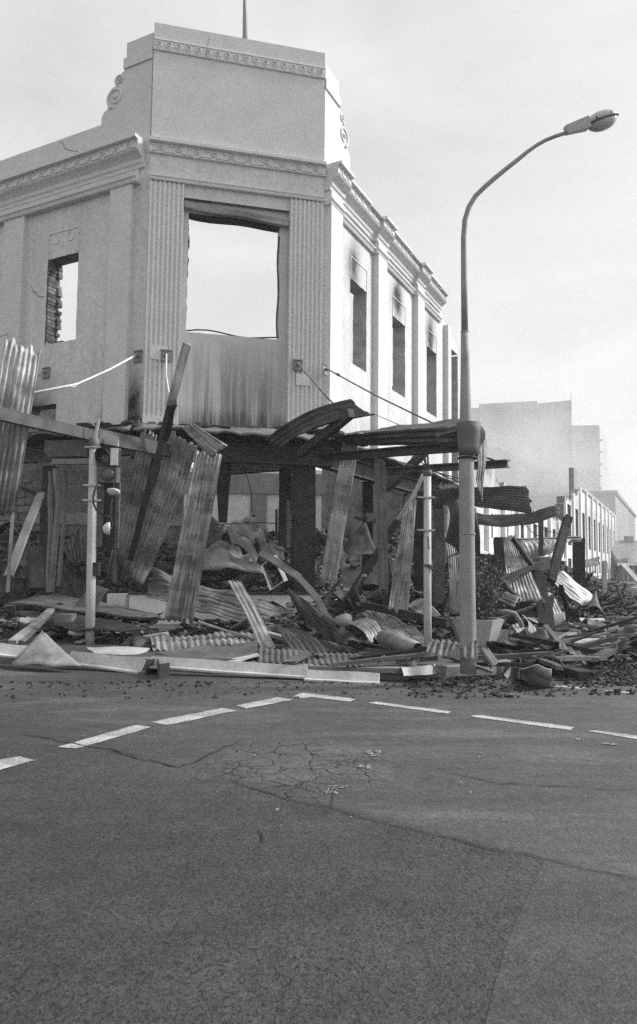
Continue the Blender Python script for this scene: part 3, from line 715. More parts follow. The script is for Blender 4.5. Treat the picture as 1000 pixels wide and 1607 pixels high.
for (w, s, o, ww, mat) in ((WC, CW - .3, -.2, .42, 'char'), (WC, .2, -.2, .3, 'char'), (WL, 2.5, -.15, .24, 'char'), (WL, 4.6, -.15, .3, 'char'), (WR, 2.9, -.15, .3, 'char'), (WR, 5.7, -.15, .3, 'char'), (WR, 8.4, -.15, .34, 'char')):
    p = w.pt(s, .12, o); mb = MB(); mb.bar(p, V((p.x, p.y, 3.18)), ww, ww * .9, w.n, 8, 0, .02, s); mb.build('post', mat, bld)
# white shopfront plinth
def plinth(w, a, b, z=.66, o=.12, nm='plinth'): return slab('plinth', w, a, b, .12, z, -.22, o, 'plinth')
plinth(WC, -.14, CW + .16); plinth(WL, .17, .62); plinth(WR, .2, 1.4, .6)
slab('plinth_cap', WC, -.16, CW + .18, .662, .69, -.24, .14, 'steel_dk')
# shop window mullions left standing, bent by heat
for (x0, y0, x1, y1, x2, y2, Y, wd) in ((87, 735, 92, 790, 80, 930, 13.6, .07), (102, 738, 102, 800, 92, 920, 13.9, .05), (79, 740, 79, 800, 76, 930, 14., .06)):
    p = [at(x0, y0, Y), at(x1, y1, Y), at(x2, y2, Y - .3)]; mb = MB()
    mb.bar(p[0], p[1], wd, wd * 1.2, WL.n, 4, 0, .02, x0); mb.bar(p[1], p[2], wd, wd * 1.2, WL.n, 4, 0, .02, x1); mb.build('mullion', 'steel_lt', bld)
mb = MB(); mb.bar(at(72, 704, 13.8), at(140, 704, 13.5), .1, .32, UP, 6, 0, .02, 2); mb.build('fascia_panel', 'steel', bld)
mb = MB(); mb.bar(at(84, 725, 13.7), at(142, 724, 13.4), .1, .1, UP, 4, 0, .01, 3); mb.build('transom', 'steel_lt', bld)
# inner walls seen through the openings
grid_wall('party_wall', Wall(tuple(WR.pt(9.9, 0, -.35)), R_(153.3), 1), 0, 4.4, 0.1, lambda s: 8.0 - .35 * s + .4 * mnoise.noise(V((s * 3, 1, 1))), [], lambda s, z: .45 + .4 * fb(s, z), th=.3, step=.3)

# ------------------------------------------------------------------ walls behind, seen through the burnt shop
bw_ = empty('rear_building', (-2, 27, .12), 'pale rear building with dark upper band seen through the gutted corner shop', 'building')
WB = Wall((-7.5, 26, 0), R_(3), 1)
grid_wall('wall', WB, 0, 9.5, .12, lambda s: 4.75 + .1 * mnoise.noise(V((s * 2, 0, 0))), [], lambda s, z: .3 * blob(s, z, 3.2, 3.0, 1.2, 1.2) * fb(s, z), mat='plinth', th=.3, step=.3, parent=bw_)
slab('upper_band', WB, 0, 9.5, 3.85, 4.6, 0, .08, 'far_conc', bw_); slab('pier', WB, 5.0, 5.6, 2.35, 3.848, 0, .06, 'far_conc', bw_); slab('pier', WB, 1.2, 2.1, .3, 3.848, 0, .06, 'far_conc', bw_)
st = empty('stone_wall', (-7, 17, .12), 'rough pale stone wall standing beyond the left shop opening', 'wall')
WS = Wall((-11.5, 18.6, 0), R_(-6), 1)
grid_wall('masonry', WS, 0, 4.6, .12, lambda s: 5.5 + .25 * mnoise.noise(V((s * 2, 0, 4))), [], lambda s, z: .55 if z < 1.9 else .1 * fb(s, z), mat='brickwall', th=.4, step=.25, parent=st)
s0 = None; rs = random.Random(5)
for r in range(8):
    x = .05 + (r % 2) * .2
    while x < 4.3:
        w_ = rs.uniform(.32, .55)
        if x + w_ < 4.5: MB().box(WS.pt(x + w_ / 2, 2.0 + r * .19, .01), WS.d, WS.n, UP, w_ - .03, .05, .165, .012).build('stone', 'brickwall', st)
        x += w_
iw = empty('inner_shop_wall', (-5.4, 18, .12), 'dark scorched inner shop wall with one pale rail behind the signal pole', 'wall')
WI = Wall((-6.9, 17.2, 0), R_(4), 1)
grid_wall('masonry', WI, 0, 3.6, .12, lambda s: 5.5, [], lambda s, z: .45 + .4 * fb(s, z), mat='brickwall', th=.3, step=.3, parent=iw)
slab('rail', WI, 0, 3.6, 2.15, 2.42, 0, .05, 'conc', iw)
tag(MB().bar(at(345, 728, 17.5), at(470, 722, 17.5), .3, .5, UP, 6, .0, .03, 2).build('steel_girder', 'steel'), 'grey inner girder spanning high behind the corner opening', 'girder')

# ------------------------------------------------------------------ far street: buildings on the right
r2 = empty('ruined_shop', tuple(WR.pt(20, .12)), 'roofless white upper facade with small dark windows, next door beyond the corner building', 'building')
def top2(s): return 4.1 + .9 * math.exp(-((s - 13.8) / 3.2) ** 2) + .5 * mnoise.noise(V((s * 1.1, 5, 0))) + .35 * mnoise.noise(V((s * 3.5, 2, 0))) + (.8 if 11.6 < s < 13.5 else 0)
w2 = []
for x in (768, 793, 818, 839, 856, 869, 881):
    s, _ = WR.sz(x, 830); w2.append((s - .32, s + .4 + .012 * s, 2.35, 3.1 + .012 * s))
grid_wall('wall', WR, 10.7, 33, 1.7, top2, w2, lambda s, z: .6 * fb(s, z) * max(0, (z - 3) / 1.2) + .45 * max(0, fb(s, z) - .3), mat='white_wall', th=.35, step=.3, parent=r2)
for s in (13.3, 16.0, 18.7, 21.5, 24.3, 27.2, 30.2): slab('pilaster', WR, s, s + .35, 1.75, 3.9, 0, .16, 'white_wall', r2)
profile('string_course', WR, 10.7, 33, [(0, 1.72), (.12, 1.72), (.14, 1.8), (0, 1.84)], 'white_wall', r2)
for s in (11, 13.5, 16, 18.5, 21, 23.5, 26, 28.5, 31, 33): slab('post', WR, s, s + .35, .12, 1.7, -.35, -.05, 'char', r2)
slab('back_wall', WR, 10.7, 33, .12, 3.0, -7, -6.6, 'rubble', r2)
rs = random.Random(11)
for i in range(16):
    s = rs.uniform(11.2, 24); k = rs.uniform(.25, .6)
    MB().box(WR.pt(s, 4.0 + rs.uniform(0, .4), -rs.uniform(.3, 1.5)), WR.d, WR.n, V((.2, .1, 1)).normalized(), k * 1.3, k * .5, k * 1.2, .12).build('broken_masonry', rs.choice(('conc', 'white_wall', 'cloth')), r2)
r3 = empty('gutted_hall', tuple(WR.pt(52, .12)), 'gutted white facade of tall narrow windows between piers, further down the right street', 'building')
def top3(s): return 6.95 if s > 41.5 else 5.2 + .18 * (s - 33) + .9 * mnoise.noise(V((s * .9, 8, 0)))
w3 = []; ns = 0
for i in range(10):
    s = 34.2 + i * 3.75; w3 += [(s, s + 2.3, 2.75, 5.35), (s + .2, s + 2.1, .9, 1.9)]
grid_wall('wall', WR, 33.3, 71.5, .3, top3, w3, lambda s, z: .5 * max(0, fb(s * .6, z) - .25) + (.4 * blob(z, 0, 5.6, 0, .4, 1) * fb(s, z)), mat='white_wall', th=.5, step=.5, parent=r3)
for i in range(11):
    s = 33.15 + i * 3.75; slab('pier', WR, s, s + .6, .3, min(7.05, top3(s) + .3), 0, .14, 'white_wall', r3)
profile('cornice', WR, 41.5, 71.6, [(0, 6.95), (.12, 6.95), (.2, 7.1), (0, 7.15)], 'white_wall', r3)
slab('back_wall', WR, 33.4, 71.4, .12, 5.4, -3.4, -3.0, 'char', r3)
slab('chimney_stack', WR, 42.6, 44.6, 5, WR.sz(916, 736)[1], -.9, -.55, 'far_conc', r3)
bl = empty('concrete_block', tuple(WR.pt(88, .12, -8)), 'plain grey concrete block rising behind the gutted white facade', 'building')
slab('wall', WR, 73, 112, .12, 9.6, -16, 0, 'far_conc', bl); slab('roof_parapet', WR, 72.8, 112.2, 9.602, 10.0, -16.2, .2, 'far_conc', bl); slab('lift_housing', WR, 76, 84, 10.0, 10.6, -9, -5, 'far_conc', bl)
for i in range(6): slab('window', WR, 76 + i * 5.6, 78 + i * 5.6, 2.2, 4, -.02, .05, 'far_dk', bl)
tw = empty('office_tower', at(850, 880, 120), 'tall pale office slab fading into the smoke, stepped roofline', 'building')
def slabpx(name, x0, x1, ytop, Y, depth, mat, parent, zb=.1, ytop2=None):
    a, b = at(x0, ytop, Y), at(x1, ytop2 or ytop, Y)
    p = [V((a.x, Y, zb)), V((b.x, Y, zb)), b, a]; return MB().prism(p, WR.d * depth).build(name, mat, parent)
slabpx('wall', 752, 843, 634, 120, 14, 'tower', tw, ytop2=629); slabpx('wall', 843.2, 897, 633, 120.3, 14, 'tower', tw, ytop2=628); slabpx('wall', 897.3, 941, 667.5, 119.5, 16, 'tower', tw)
slabpx('wall', 700, 751.6, 640, 120.2, 14, 'tower', tw)
slabpx('mast', 896, 896.8, 616, 120, .1, 'tower', tw, zb=28)
for i in range(5):
    p = at(941, 690 + i * 19, 119.5); MB().box(p + V((.25, 3, 0)), V((1, 0, 0)), V((0, 1, 0)), UP, .5, 6, .25).build('balcony', 'tower', tw)
hs = empty('far_house', at(992, 900, 72), 'grey roofed house with pale gable at the far right end of the street', 'house')
a, b = at(979, 905, 72), at(1030, 905, 72); zt = at(985, 884, 72).z; zr = at(985, 849, 74).z
MB().prism([V((a.x, 72, .1)), V((b.x, 72, .1)), V((b.x, 72, zt)), V((a.x, 72, zt))], (0, 6, 0)).build('wall', 'far_wall', hs)
MB().prism([V((a.x - .6, 71.3, zt - .1)), V((a.x - .6, 78.6, zt - .1)), V((a.x - .6, 75, zr + .1))], (b.x - a.x + 1, 0, 0)).build('roof', 'roof', hs)
g = at(994, 884, 70); MB().prism([V((g.x, 70.2, zt - .3)), V((g.x + 2.6, 70.2, zt - .3)), V((g.x + 1.5, 70.2, zr - .4)), V((g.x + 1., 70.2, zr - .4))], (0, 2, 0)).build('gable', 'white_wall', hs)
MB().box(at(987, 846, 75) - UP * .4, V((1, 0, 0)), V((0, 1, 0)), UP, .7, .7, 1.4).build('chimney', 'far_conc', hs)
MB().box(at(990, 885.5, 70), V((1, 0, 0)), V((0, 1, 0)), UP, 2.2, 1, .25).build('verandah', 'white_wall', hs)
for x in (982, 990, 999): p = at(x, 890, 70); MB().box(V((p.x, 70, 1.)), V((1, 0, 0)), V((0, 1, 0)), UP, .16, .16, 1.9).build('verandah_post', 'far_dk', hs)
# wooded hillside seen through smoke behind the ruins
rs = random.Random(21); mb = MB()
hx = [(690, 690), (735, 700), (757, 704), (775, 708), (790, 716), (803, 722), (815, 728), (833, 735), (850, 742), (866, 748), (885, 770), (915, 800)]
for i in range(len(hx) - 1):
    (x0, y0), (x1, y1) = hx[i], hx[i + 1]
    for k in range(60):
        t = rs.random(); x = x0 + (x1 - x0) * t; y = y0 + (y1 - y0) * t + rs.uniform(0, 1) ** 1.3 * (880 - y0)
        if k < 7: y = y0 + (y1 - y0) * t + rs.uniform(-2, 5)
        c = at(x, y, rs.uniform(94, 99)); r = rs.uniform(.35, .95)
        mb.ellipsoid(c, V((r * 1.1, 0, 0)), V((0, r, 0)), V((0, 0, r * rs.uniform(.7, 1))), 7, 4)
for v in mb.v: v += V((mnoise.noise(v * 1.3), mnoise.noise(v * 1.3 + V((9, 0, 0))), mnoise.noise(v * 1.3 + V((0, 9, 0))))) * .6
tag(mb.build('far_wood', grey('far_foliage', .05, .1, .6, .9, .6, 3, .2)), kind='stuff')
hl = MB(); P = [at(640, 700, 104)] + [at(x, y + 14, 104) for x, y in hx] + [at(930, 880, 104)]
hl.prism([V((P[0].x, 104, 0))] + P + [V((P[-1].x, 104, 0))], (0, 12, 0)); tag(hl.build('hill', 'roof'), kind='structure')

# ------------------------------------------------------------------ street lamp
FZ = .121
LP = onz(735, 1057, FZ); LY = LP.y
lamp = empty('street_lamp', LP, 'tall grey street lamp with curved arm leaning over the wrecked verandah', 'street lamp')
def lpts(px): return [at(x, y, LY) for x, y in px]
MB().tube([LP] + lpts([(735, 1000), (733.5, 900), (732, 720), (731, 655), (730, 560), (729.5, 521)]), [.084, .083, .082, .08, .062, .046, .041], 16).build('post', 'lampost', lamp)
MB().tube(lpts([(729.5, 521), (728.5, 440), (728, 372), (730, 345), (736, 325), (746, 308), (760, 294), (776, 280), (793, 266), (812, 251), (828, 238), (842, 228), (856, 220), (872, 213.5), (888, 208.5)]),
          [.036, .033, .03, .029, .028, .027, .026, .026, .025, .024, .021, .02, .02, .02, .02], 12).build('arm', 'lampost', lamp)
MB().ring(at(733.4, 838, LY), V((1, 0, 0)), V((0, 1, 0)), .083, .006, 20, 6).build('joint_ring', 'lampost', lamp)
MB().ring(at(729.5, 521, LY), V((1, 0, 0)), V((0, 1, 0)), .04, .006, 16, 6).build('joint_ring', 'lampost', lamp)
ax = (at(972, 182, LY) - at(887, 209, LY)).normalized(); dep = V((0, 1, 0)); lup = ax.cross(dep) * -1; lup = (-lup if lup.z < 0 else lup)
tilt = Matrix.Rotation(.22, 3, ax); dep = tilt @ dep; lup = tilt @ lup
nk = [at(887, 202, LY), at(921, 191, LY)]
mb = MB(); a0, a1 = at(888, 204, LY), at(922, 193, LY)
vs = []
for p, hw, hh in ((a0, .045, .045), (a1, .075, .062)):
    for q, r in ((-1, -1), (1, -1), (1, .9), (-1, .9)): vs.append(p + dep * (hw * q) + lup * (hh * r))
mb.add(vs, [(0, 1, 2, 3), (7, 6, 5, 4), (0, 4, 5, 1), (1, 5, 6, 2), (2, 6, 7, 3), (3, 7, 4, 0)]); mb.build('neck', 'lamp_shell', lamp)
hc = at(944.5, 189, LY)
MB().ellipsoid(hc, ax * .185, dep * .125, lup * .1, 20, 8, 0, 1).build('shell', 'lamp_shell', lamp)
MB().ellipsoid(hc - lup * .002, ax * .172, dep * .113, lup * .105, 20, 8, -1, 0).build('bowl', 'bowl', lamp)
rm = MB(); pts = [hc + ax * .187 * math.cos(t) + dep * .127 * math.sin(t) for t in [i * math.pi / 14 for i in range(29)]]; rm.tube(pts, .006, 6); rm.build('rim', 'steel', lamp)
for t in (-.55, .35): MB().box(hc + ax * (.185 * t) - dep * .1 + lup * .02, ax, dep, lup, .01, .03, .035).build('clip', 'steel', lamp)

# ------------------------------------------------------------------ traffic signal poles
P1 = onz(141, 1011, FZ); Y1 = P1.y
sig = empty('traffic_signal', P1, 'pale signal pole with burnt out two aspect head and two reflectors dangling', 'traffic signal')
MB().tube([P1, at(142.5, 930, Y1), at(144.5, 830, Y1), at(147.5, 700, Y1)], [.063, .062, .061, .06], 14).build('pole', 'pole', sig)
MB().tube([at(147.5, 702, Y1), at(147.6, 697, Y1), at(147.8, 690, Y1), at(148, 684, Y1)], [.066, .074, .07, .03], 14).build('cap', 'steel_lt', sig)
for px, py, e in ((147.3, 702.5, .02), (146.3, 762, .05), (145.9, 785.5, .05)):
    c = at(px, py, Y1); mb = MB(); mb.ring(c, V((1, 0, 0)), V((0, 1, 0)), .068, .013, 16, 6); mb.box(c + V((.0, -.06, 0)), V((1, 0, 0)), V((0, 1, 0)), UP, .19 + e, .02, .022); mb.build('clamp', 'pole', sig)
mb = MB(); mb.bar(at(149, 690, Y1), at(155, 657, Y1), .035, .02, V((0, -1, 0)), 4, 0, .01, 1); mb.bar(at(151, 688, Y1), at(153, 668, Y1), .016, .016); mb.build('bent_bracket', 'pole', sig)
# signal housing, turned a little to the left
def sbox(mbx, x0, x1, y0, y1, Y, d):
    a, b = at(x0, y0, Y), at(x1, y1, Y); c = (a + b) / 2; mbx.box(c + V((0, d / 2, 0)), V((1, 0, 0)), V((0, 1, 0)), UP, abs(b.x - a.x), d, abs(a.z - b.z)); return c
SY = Y1 - .06
mb = MB(); c1 = sbox(mb, 154, 184, 704, 731, SY, .2); hd = mb.build('signal_head', 'black', sig)
mb = MB(); c2 = sbox(mb, 157, 182, 732, 757, SY - .02, .2); hd2 = mb.build('signal_head', 'steel', sig)
mb = MB(); mb.ellipsoid(at(169, 744.5, SY - .022), V((.084, 0, 0)), UP * .084, V((0, -.03, 0)), 20, 5, 0, 1); mb.build('lens', 'lens', hd2)
mb = MB(); mb.ring(at(169, 744.5, SY - .022), V((1, 0, 0)), UP, .088, .008, 24, 6); mb.build('lens_ring', 'steel_dk', hd2)
mb = MB(); mb.ellipsoid(at(165.5, 719, SY - .005), V((.075, 0, 0)), UP * .08, V((0, -.02, 0)), 16, 5, 0, 1); mb.build('lens', 'lens', hd)
cc = at(165.5, 718, SY); vs, fs = [], []
for i in range(15):
    a = math.pi * (-.22 + 1.44 * i / 14)
    for k, (o, r) in enumerate(((0, .088), (-.2, .1 - .02 * math.cos(a)))): vs.append(cc + V((r * math.cos(a), o * (.35 + .65 * max(0, math.sin(a))) if k else 0, r * 1.05 * math.sin(a))))
    if i: k = 2 * i; fs.append((k - 2, k - 1, k + 1, k))
MB().add(vs, fs).build('visor', 'black', hd, solid=.006, recalc=False)
mb = MB(); sbox(mb, 174, 184.5, 703, 730, SY - .1, .012); mb.build('side_panel', 'refl', hd)
mb = MB(); sbox(mb, 153, 182, 758, 862, SY + .12, .04); mb.build('backing_board', 'black', sig)
mb = MB(); sbox(mb, 152, 160, 760, 858, SY + .06, .05); sbox(mb, 182.5, 185, 757, 860, SY + .08, .05); mb.build('board_frame', 'steel', sig)
for px, py, rx, ry, tx in ((178, 772.5, .09, .055, .2), (168.5, 829.5, .066, .095, .6)):
    c = at(px, py, SY - .1); r = MB()
    if ry < rx: r.ellipsoid(c + UP * .02, V((rx, 0, 0)), V((0, rx, 0)), UP * -.055, 18, 5, 0, 1); r.v = [Matrix.Rotation(-.35, 3, 'X') @ (p - c) + c for p in r.v]
    else: r.ellipsoid(c + V((.03, 0, 0)), V((0, .09, 0)), UP * .09, V((-.09, 0, 0)), 18, 5, 0, 1); r.v = [Matrix.Rotation(.35, 3, 'Z') @ (p - c) + c for p in r.v]
    d = r.build('reflector', 'refl', sig); MB().ellipsoid(c + (UP * -.0 if ry < rx else V((.045, 0, 0))), V((.02, 0, 0)), V((0, .02, 0)), UP * .02, 8, 5).build('bulb_socket', 'black', d)
MB().tube([at(x, y, SY - .08) for x, y in ((178, 757), (179, 768), (177, 780), (174, 790), (175, 798), (172, 806), (174, 814), (177, 822), (176, 828), (171, 830))], [.012, .01, .009, .018, .012, .022, .012, .009, .009, .009], 6).build('wire', 'steel_dk', sig)
MB().tube([at(x, y, SY - .1) for x, y in ((154, 759), (149, 768), (146, 780), (147, 791), (151, 800), (158, 806), (166, 810), (172, 812))], .014, 7).build('cable', 'steel_dk', sig)
MB().box(at(151.5, 893, Y1), V((1, 0, 0)), V((0, 1, 0)), UP, .08, .1, .18).build('control_box', 'steel_dk', sig)

P2 = onz(671.5, 1036, FZ); Y2 = P2.y
sg2 = empty('signal_pole', P2, 'slim pale signal pole stripped of its head, standing left of the lamp', 'signal pole')
MB().tube([P2, at(671, 900, Y2), at(671, 745, Y2)], [.046, .045, .044], 14).build('pole', 'pole', sg2)
MB().tube([at(671, 747, Y2), at(671, 743, Y2), at(671, 738, Y2)], [.05, .058, .05], 14).build('cap', 'steel', sg2)
MB().tube([at(671, 740, Y2), at(672, 725, Y2), at(671, 710, Y2)], [.02, .012, .009], 8).build('spike', 'steel_dk', sg2); MB().tube([at(669, 740, Y2), at(668, 728, Y2), at(666.5, 720, Y2)], [.014, .014, .02], 8).build('bent_bracket', 'steel', sg2)
for py in (781, 832):
    c = at(671, py, Y2); mb = MB(); mb.ring(c, V((1, 0, 0)), V((0, 1, 0)), .05, .011, 14, 6); mb.box(c + V((-.02, -.045, 0)), V((1, 0, 0)), V((0, 1, 0)), UP, .21, .018, .02); mb.build('clamp', 'pole', sg2)
    MB().ellipsoid(at(656, py + 1, Y2), V((.03, 0, 0)), V((0, .04, 0)), UP * .025, 8, 5).build('push_button', 'black', sg2)
mb = MB(); mb.ellipsoid(at(671.5, 887, Y2), V((.06, 0, 0)), V((0, .07, 0)), UP * .022, 10, 5); mb.prism([at(666, 889, Y2 - .06), at(684, 895, Y2 - .06), at(680, 889, Y2 - .06)], (0, .04, 0)); mb.build('clamp', 'steel', sg2)
MB().bar(at(672, 842, Y2 - .047), at(673.5, 862, Y2 - .047), .012, .004, V((0, -1, 0)), 5, 0, .01, 3).build('drip_stain', 'steel_dk', sg2)

# ------------------------------------------------------------------ planter and shrub
PC = onz(750, 1017, FZ); PC.y += .32; PC = at(748, 1017, PC.y); PC.z = FZ
pl = empty('planter', PC, 'pale faceted concrete planter with a broken rim, behind the lamp', 'planter')
def ngon(c, r, z, n=8, ph=math.pi / 8): return [V((c.x + r * math.cos(2 * math.pi * i / n + ph), c.y + r * math.sin(2 * math.pi * i / n + ph), z)) for i in range(n)]
zt = at(748, 973, PC.y - .3).z
lo, hi, hi2, inn = ngon(PC, .26, FZ), ngon(PC, .385, zt), ngon(PC, .335, zt), ngon(PC, .31, zt - .1)
mb = MB(); fs = []
for i in range(8):
    j = (i + 1) % 8; fs += [(i, j, 8 + j, 8 + i), (8 + i, 8 + j, 16 + j, 16 + i), (16 + i, 16 + j, 24 + j, 24 + i)]
mb.add(lo + hi + hi2 + inn, fs + [(7, 6, 5, 4, 3, 2, 1, 0)]); mb.build('tub', 'conc', pl)
MB().add(ngon(PC, .32, zt - .06), [tuple(range(8))]).build('soil', 'rubble', pl)
b = at(790, 1005, PC.y - .1)
tag(MB().prism([at(784, 998, PC.y), at(790, 992, PC.y), at(797, 998, PC.y), at(795, 1012, PC.y), at(788, 1018, PC.y), at(783, 1012, PC.y)], (0, .1, 0)).build('concrete_chunk', 'conc'), 'pale broken concrete chunk leaning on the right side of the planter', 'chunk')
sh = empty('shrub', V((PC.x, PC.y, zt - .06)), 'dusty small leaved shrub growing in the concrete planter', 'shrub')
rs = random.Random(4); st = MB()
tips = []
for i in range(26):
    a = rs.uniform(0, 6.28); r = rs.uniform(.05, .34); h = rs.uniform(.25, .86); p0 = WO[sh] + V((.12 * math.cos(a), .12 * math.sin(a), 0)); p2 = WO[sh] + V((r * math.cos(a) + .06, r * math.sin(a), h)); p1 = p0.lerp(p2, .5) + V((0, 0, .08))
    st.tube([p0, p1, p2], [.01, .007, .003], 4); tips += [(p1, .8), (p2, 1.), (p0.lerp(p1, .6), .7), (p1.lerp(p2, .5), .9)]
st.build('stem', 'bark', sh)
lf = MB()
for p, k in tips:
    for i in range(34):
        c = p + V((rs.gauss(0, .075), rs.gauss(0, .075), rs.gauss(0, .06))); n = V((rs.uniform(-1, 1), rs.uniform(-1, 1), rs.uniform(-.2, 1))).normalized(); u = n.orthogonal().normalized(); u = Matrix.Rotation(rs.uniform(0, 6.28), 3, n) @ u; w = n.cross(u); l = rs.uniform(.014, .028)
        lf.add([c - u * l, c + w * l * .5 + n * .003, c + u * l, c - w * l * .5 + n * .003], [(0, 1, 2, 3)])
o = lf.build('foliage', 'leaf', sh, recalc=False); o['kind'] = 'stuff'

# ------------------------------------------------------------------ verandah wreck: beams
def ib(label, a, b, w, h, mat='steel', name='steel_beam', kind='I', t=.018, cat='beam', up=UP):
    return tag(MB().ibeam(a, b, w, h, t, up, kind).build(name, mat), label, cat)
ib('long pale channel beam sloping across the left, passing behind the signal pole', at(-30, 643, 8.5), at(152, 685, 10.1), .1, .155, 'steel', kind='C')
ib('dark channel beam running right from behind the signal pole towards hanging sheets', at(151, 684, 10.12), at(306, 716, 11.8), .1, .2, 'steel', kind='C')
tag(MB().box(at(179, 692, 10.2) + V((0, -.02, 0)), V((1, 0, -.2)).normalized(), V((0, 1, 0)), UP, .15, .02, .13, .01).build('scorched_label_plate', 'board'), 'small pale flaked patch of paint plate on the dark channel beam', 'plate')
ib('short dark beam poking out behind the tall left sheet', at(28, 706, 12.6), at(72, 720, 12.6), .1, .2, 'steel_dk')
ib('slender dark beam under the weathered verandah fascia, reaching the lamp', at(500, 719, 11.6), at(727, 700, 8.0), .1, .12, 'steel_dk')
ib('middle steel beam behind the lamp with its torn end over the street', at(603, 739, 11.4), at(797, 727.5, 9.4), .09, .105, 'steel')
tag(MB().tube([at(752, 714, 9.6), at(766, 719, 9.55), at(775, 722, 9.5)], .014, 6).build('bent_bracket', 'steel_dk'), 'bent dark bracket rod standing on the torn beam end right of the lamp', 'bracket')
# weathered fascia channel up to the lamp collar
f0 = [at(520, 683, 11.2), at(724, 668, 7.9), at(728, 699, 7.9), at(545, 699, 11.2)]
tag(sheet_mb([f0[0], f0[3], f0[2], f0[1]], 3, amp=.02, nv=26, crumple=.03, nper=6).build('verandah_fascia', 'galv_dk', solid=.006, recalc=False), 'long weathered verandah fascia running from the corner to the lamp post', 'fascia')
tag(sheet_mb([at(520, 683, 11.2), at(545, 679, 11.6), at(735, 656, 8.3), at(724, 668, 7.9)], 0, nv=20, crumple=.03).build('fascia_capping', 'steel', solid=.005, recalc=False), 'thin buckled capping strip on top of the long fascia', 'capping')
tag(MB().bar(at(688, 684, 7.75), at(737, 670, 7.55), .03, .07, V((0, -1, .2)), 6, 0, .02, 3.3, 1.4, .05).build('torn_strip', 'steel'), 'torn pointed strip of metal lying over the fascia beside the lamp', 'strip')
# sleeve of sheet wrapped round the lamp post
mb = MB(); vs, fs = [], []
for i in range(15):
    a = math.pi * (.75 + 1.45 * i / 14)
    for k in range(5):
        c = at(735.5, 664 + k * 12.8, LY); r = .125 + .006 * mnoise.noise(V((i * .5, k, 2))) - .006 * k; vs.append(V((c.x + r * math.cos(a), c.y + r * math.sin(a), c.z)))
    if i:
        for k in range(4): b = i * 5 + k; fs.append((b - 5, b - 4, b + 1, b))
tag(mb.add(vs, fs, smooth=True).build('lamp_sleeve', 'steel', solid=.006, recalc=False), 'curved sheet metal sleeve wrapped round the lamp post at verandah height', 'sleeve')
tag(MB().ring(at(734, 719, LY), V((1, 0, 0)), V((0, 1, 0)), .096, .012, 20, 6).build('lamp_collar', 'steel_dk'), 'dark ring collar under the sheet sleeve on the lamp', 'collar')
tag(sheet_mb([at(737, 660, 7.5), at(750, 664, 7.6), at(761, 690, 7.75), at(752, 703, 7.6)][0:4], 0, nv=8, crumple=.02, bend=.03).build('torn_flap', 'steel_dk', solid=.005, recalc=False), 'dark torn flap of roofing curling off the right of the lamp sleeve', 'flap')

# ------------------------------------------------------------------ corrugated iron, each sheet by itself
def gr(y0, y1, v): return max(0, min(1, (v - y0) / (y1 - y0)))
sheet('corrugated_sheet', 'tall corrugated sheet hanging at the left edge, bright above and scorched below', [at(8, 532, 9.0), at(63, 553, 9.2), at(24, 805, 9.3), at(-42, 815, 9.1)], 7, 'galv_lt', nv=26, bend=.05, crumple=.06, rag=.06, soot=lambda u, v: -.1 + .85 * gr(.38, .6, v))
sheet('corrugated_sheet', 'narrow scorched sheet with pale bands near its top, first right of the signals', [at(223, 676, 11.3), at(248, 682, 11.3), at(197, 916, 11.6), at(165, 912, 11.6)], 4.5, 'galv', bend=.06, crumple=.05, rag=.05, nv=26, soot=lambda u, v: .55 * (1 - gr(.0, .08, v)) + .55 * gr(.2, .28, v) * (1 - gr(.45, .6, v)) + .7 * gr(.65, .9, v) - .3 * (1 if .1 < v < .22 else 0))
sheet('corrugated_sheet', 'wide streaked sheet slanting down left from the folded peak', [at(266, 674, 11.2), at(312, 702, 11.1), at(225, 919, 11.5), at(197, 896, 11.6)], 8, 'galv', nv=30, bend=-.08, crumple=.06, rag=.05, soot=lambda u, v: .35 * (1 - gr(0, .2, v)) + .35 * blob(u, v, .3, .35, .5, .15))
sheet('corrugated_sheet', 'long streaked sheet standing almost upright below the folded peak', [at(309, 708, 10.9), at(349, 714, 10.9), at(303, 978, 10.3), at(258, 972, 10.3)], 7, 'galv', nv=30, bend=.04, crumple=.05, rag=.05, soot=lambda u, v: .3 * blob(u, v, .9, .55, .2, .2) + .25 * blob(u, v, .2, .9, .4, .1))
sheet('ridge_sheet', 'short folded piece capping the peak of the two leaning sheets', [at(306, 665, 10.6), at(284, 669, 10.75), at(333, 719, 10.55), at(357, 699, 10.45)], 3.5, 'galv', nv=12, bend=.03, crumple=.03, rag=.03, amp=.014)
sheet('corrugated_sheet', 'long sagging sheet lying sideways along the white plinth', [at(229, 935, 11.9), at(239, 892, 12.3), at(488, 960, 11.6), at(470, 994, 10.9)], 7, 'galv', nv=36, bend=-.06, crumple=.09, rag=.04, amp=.016, soot=lambda u, v: .8 * (blob(v, u, .02, .6, .06, .6) + .6 * blob(v, u, .7, .3, .12, .4)))
sheet('corrugated_sheet', 'dark twisted sheet with a raised pointed end at the right of the plinth', [at(470, 964, 10.9), at(452, 922, 11.3), at(572, 1003, 9.5), at(545, 1024, 9.2)], 6, 'galv_dk', nv=30, bend=-.2, crumple=.1, rag=.05, amp=.014, bendu=.08)
sheet('corrugated_sheet', 'smoky curled sheet lying over the kerb debris left of centre heap', [at(420, 985, 9.9), at(457, 988, 10.1), at(524, 1030, 8.9), at(455, 1024, 8.9)], 6, 'galv_dk', nv=12, bend=.1, crumple=.05, rag=.02)
sheet('corrugated_strip', 'narrow pale strip leaning from plinth top to the kerb pile', [at(358, 912, 10.9), at(378, 912, 10.9), at(433, 1017, 9.3), at(409, 1020, 9.3)], 3, 'galv_lt', nv=20, bend=.05, crumple=.03, rag=.04, soot=lambda u, v: .3 * fb(u * 3, v * 5))
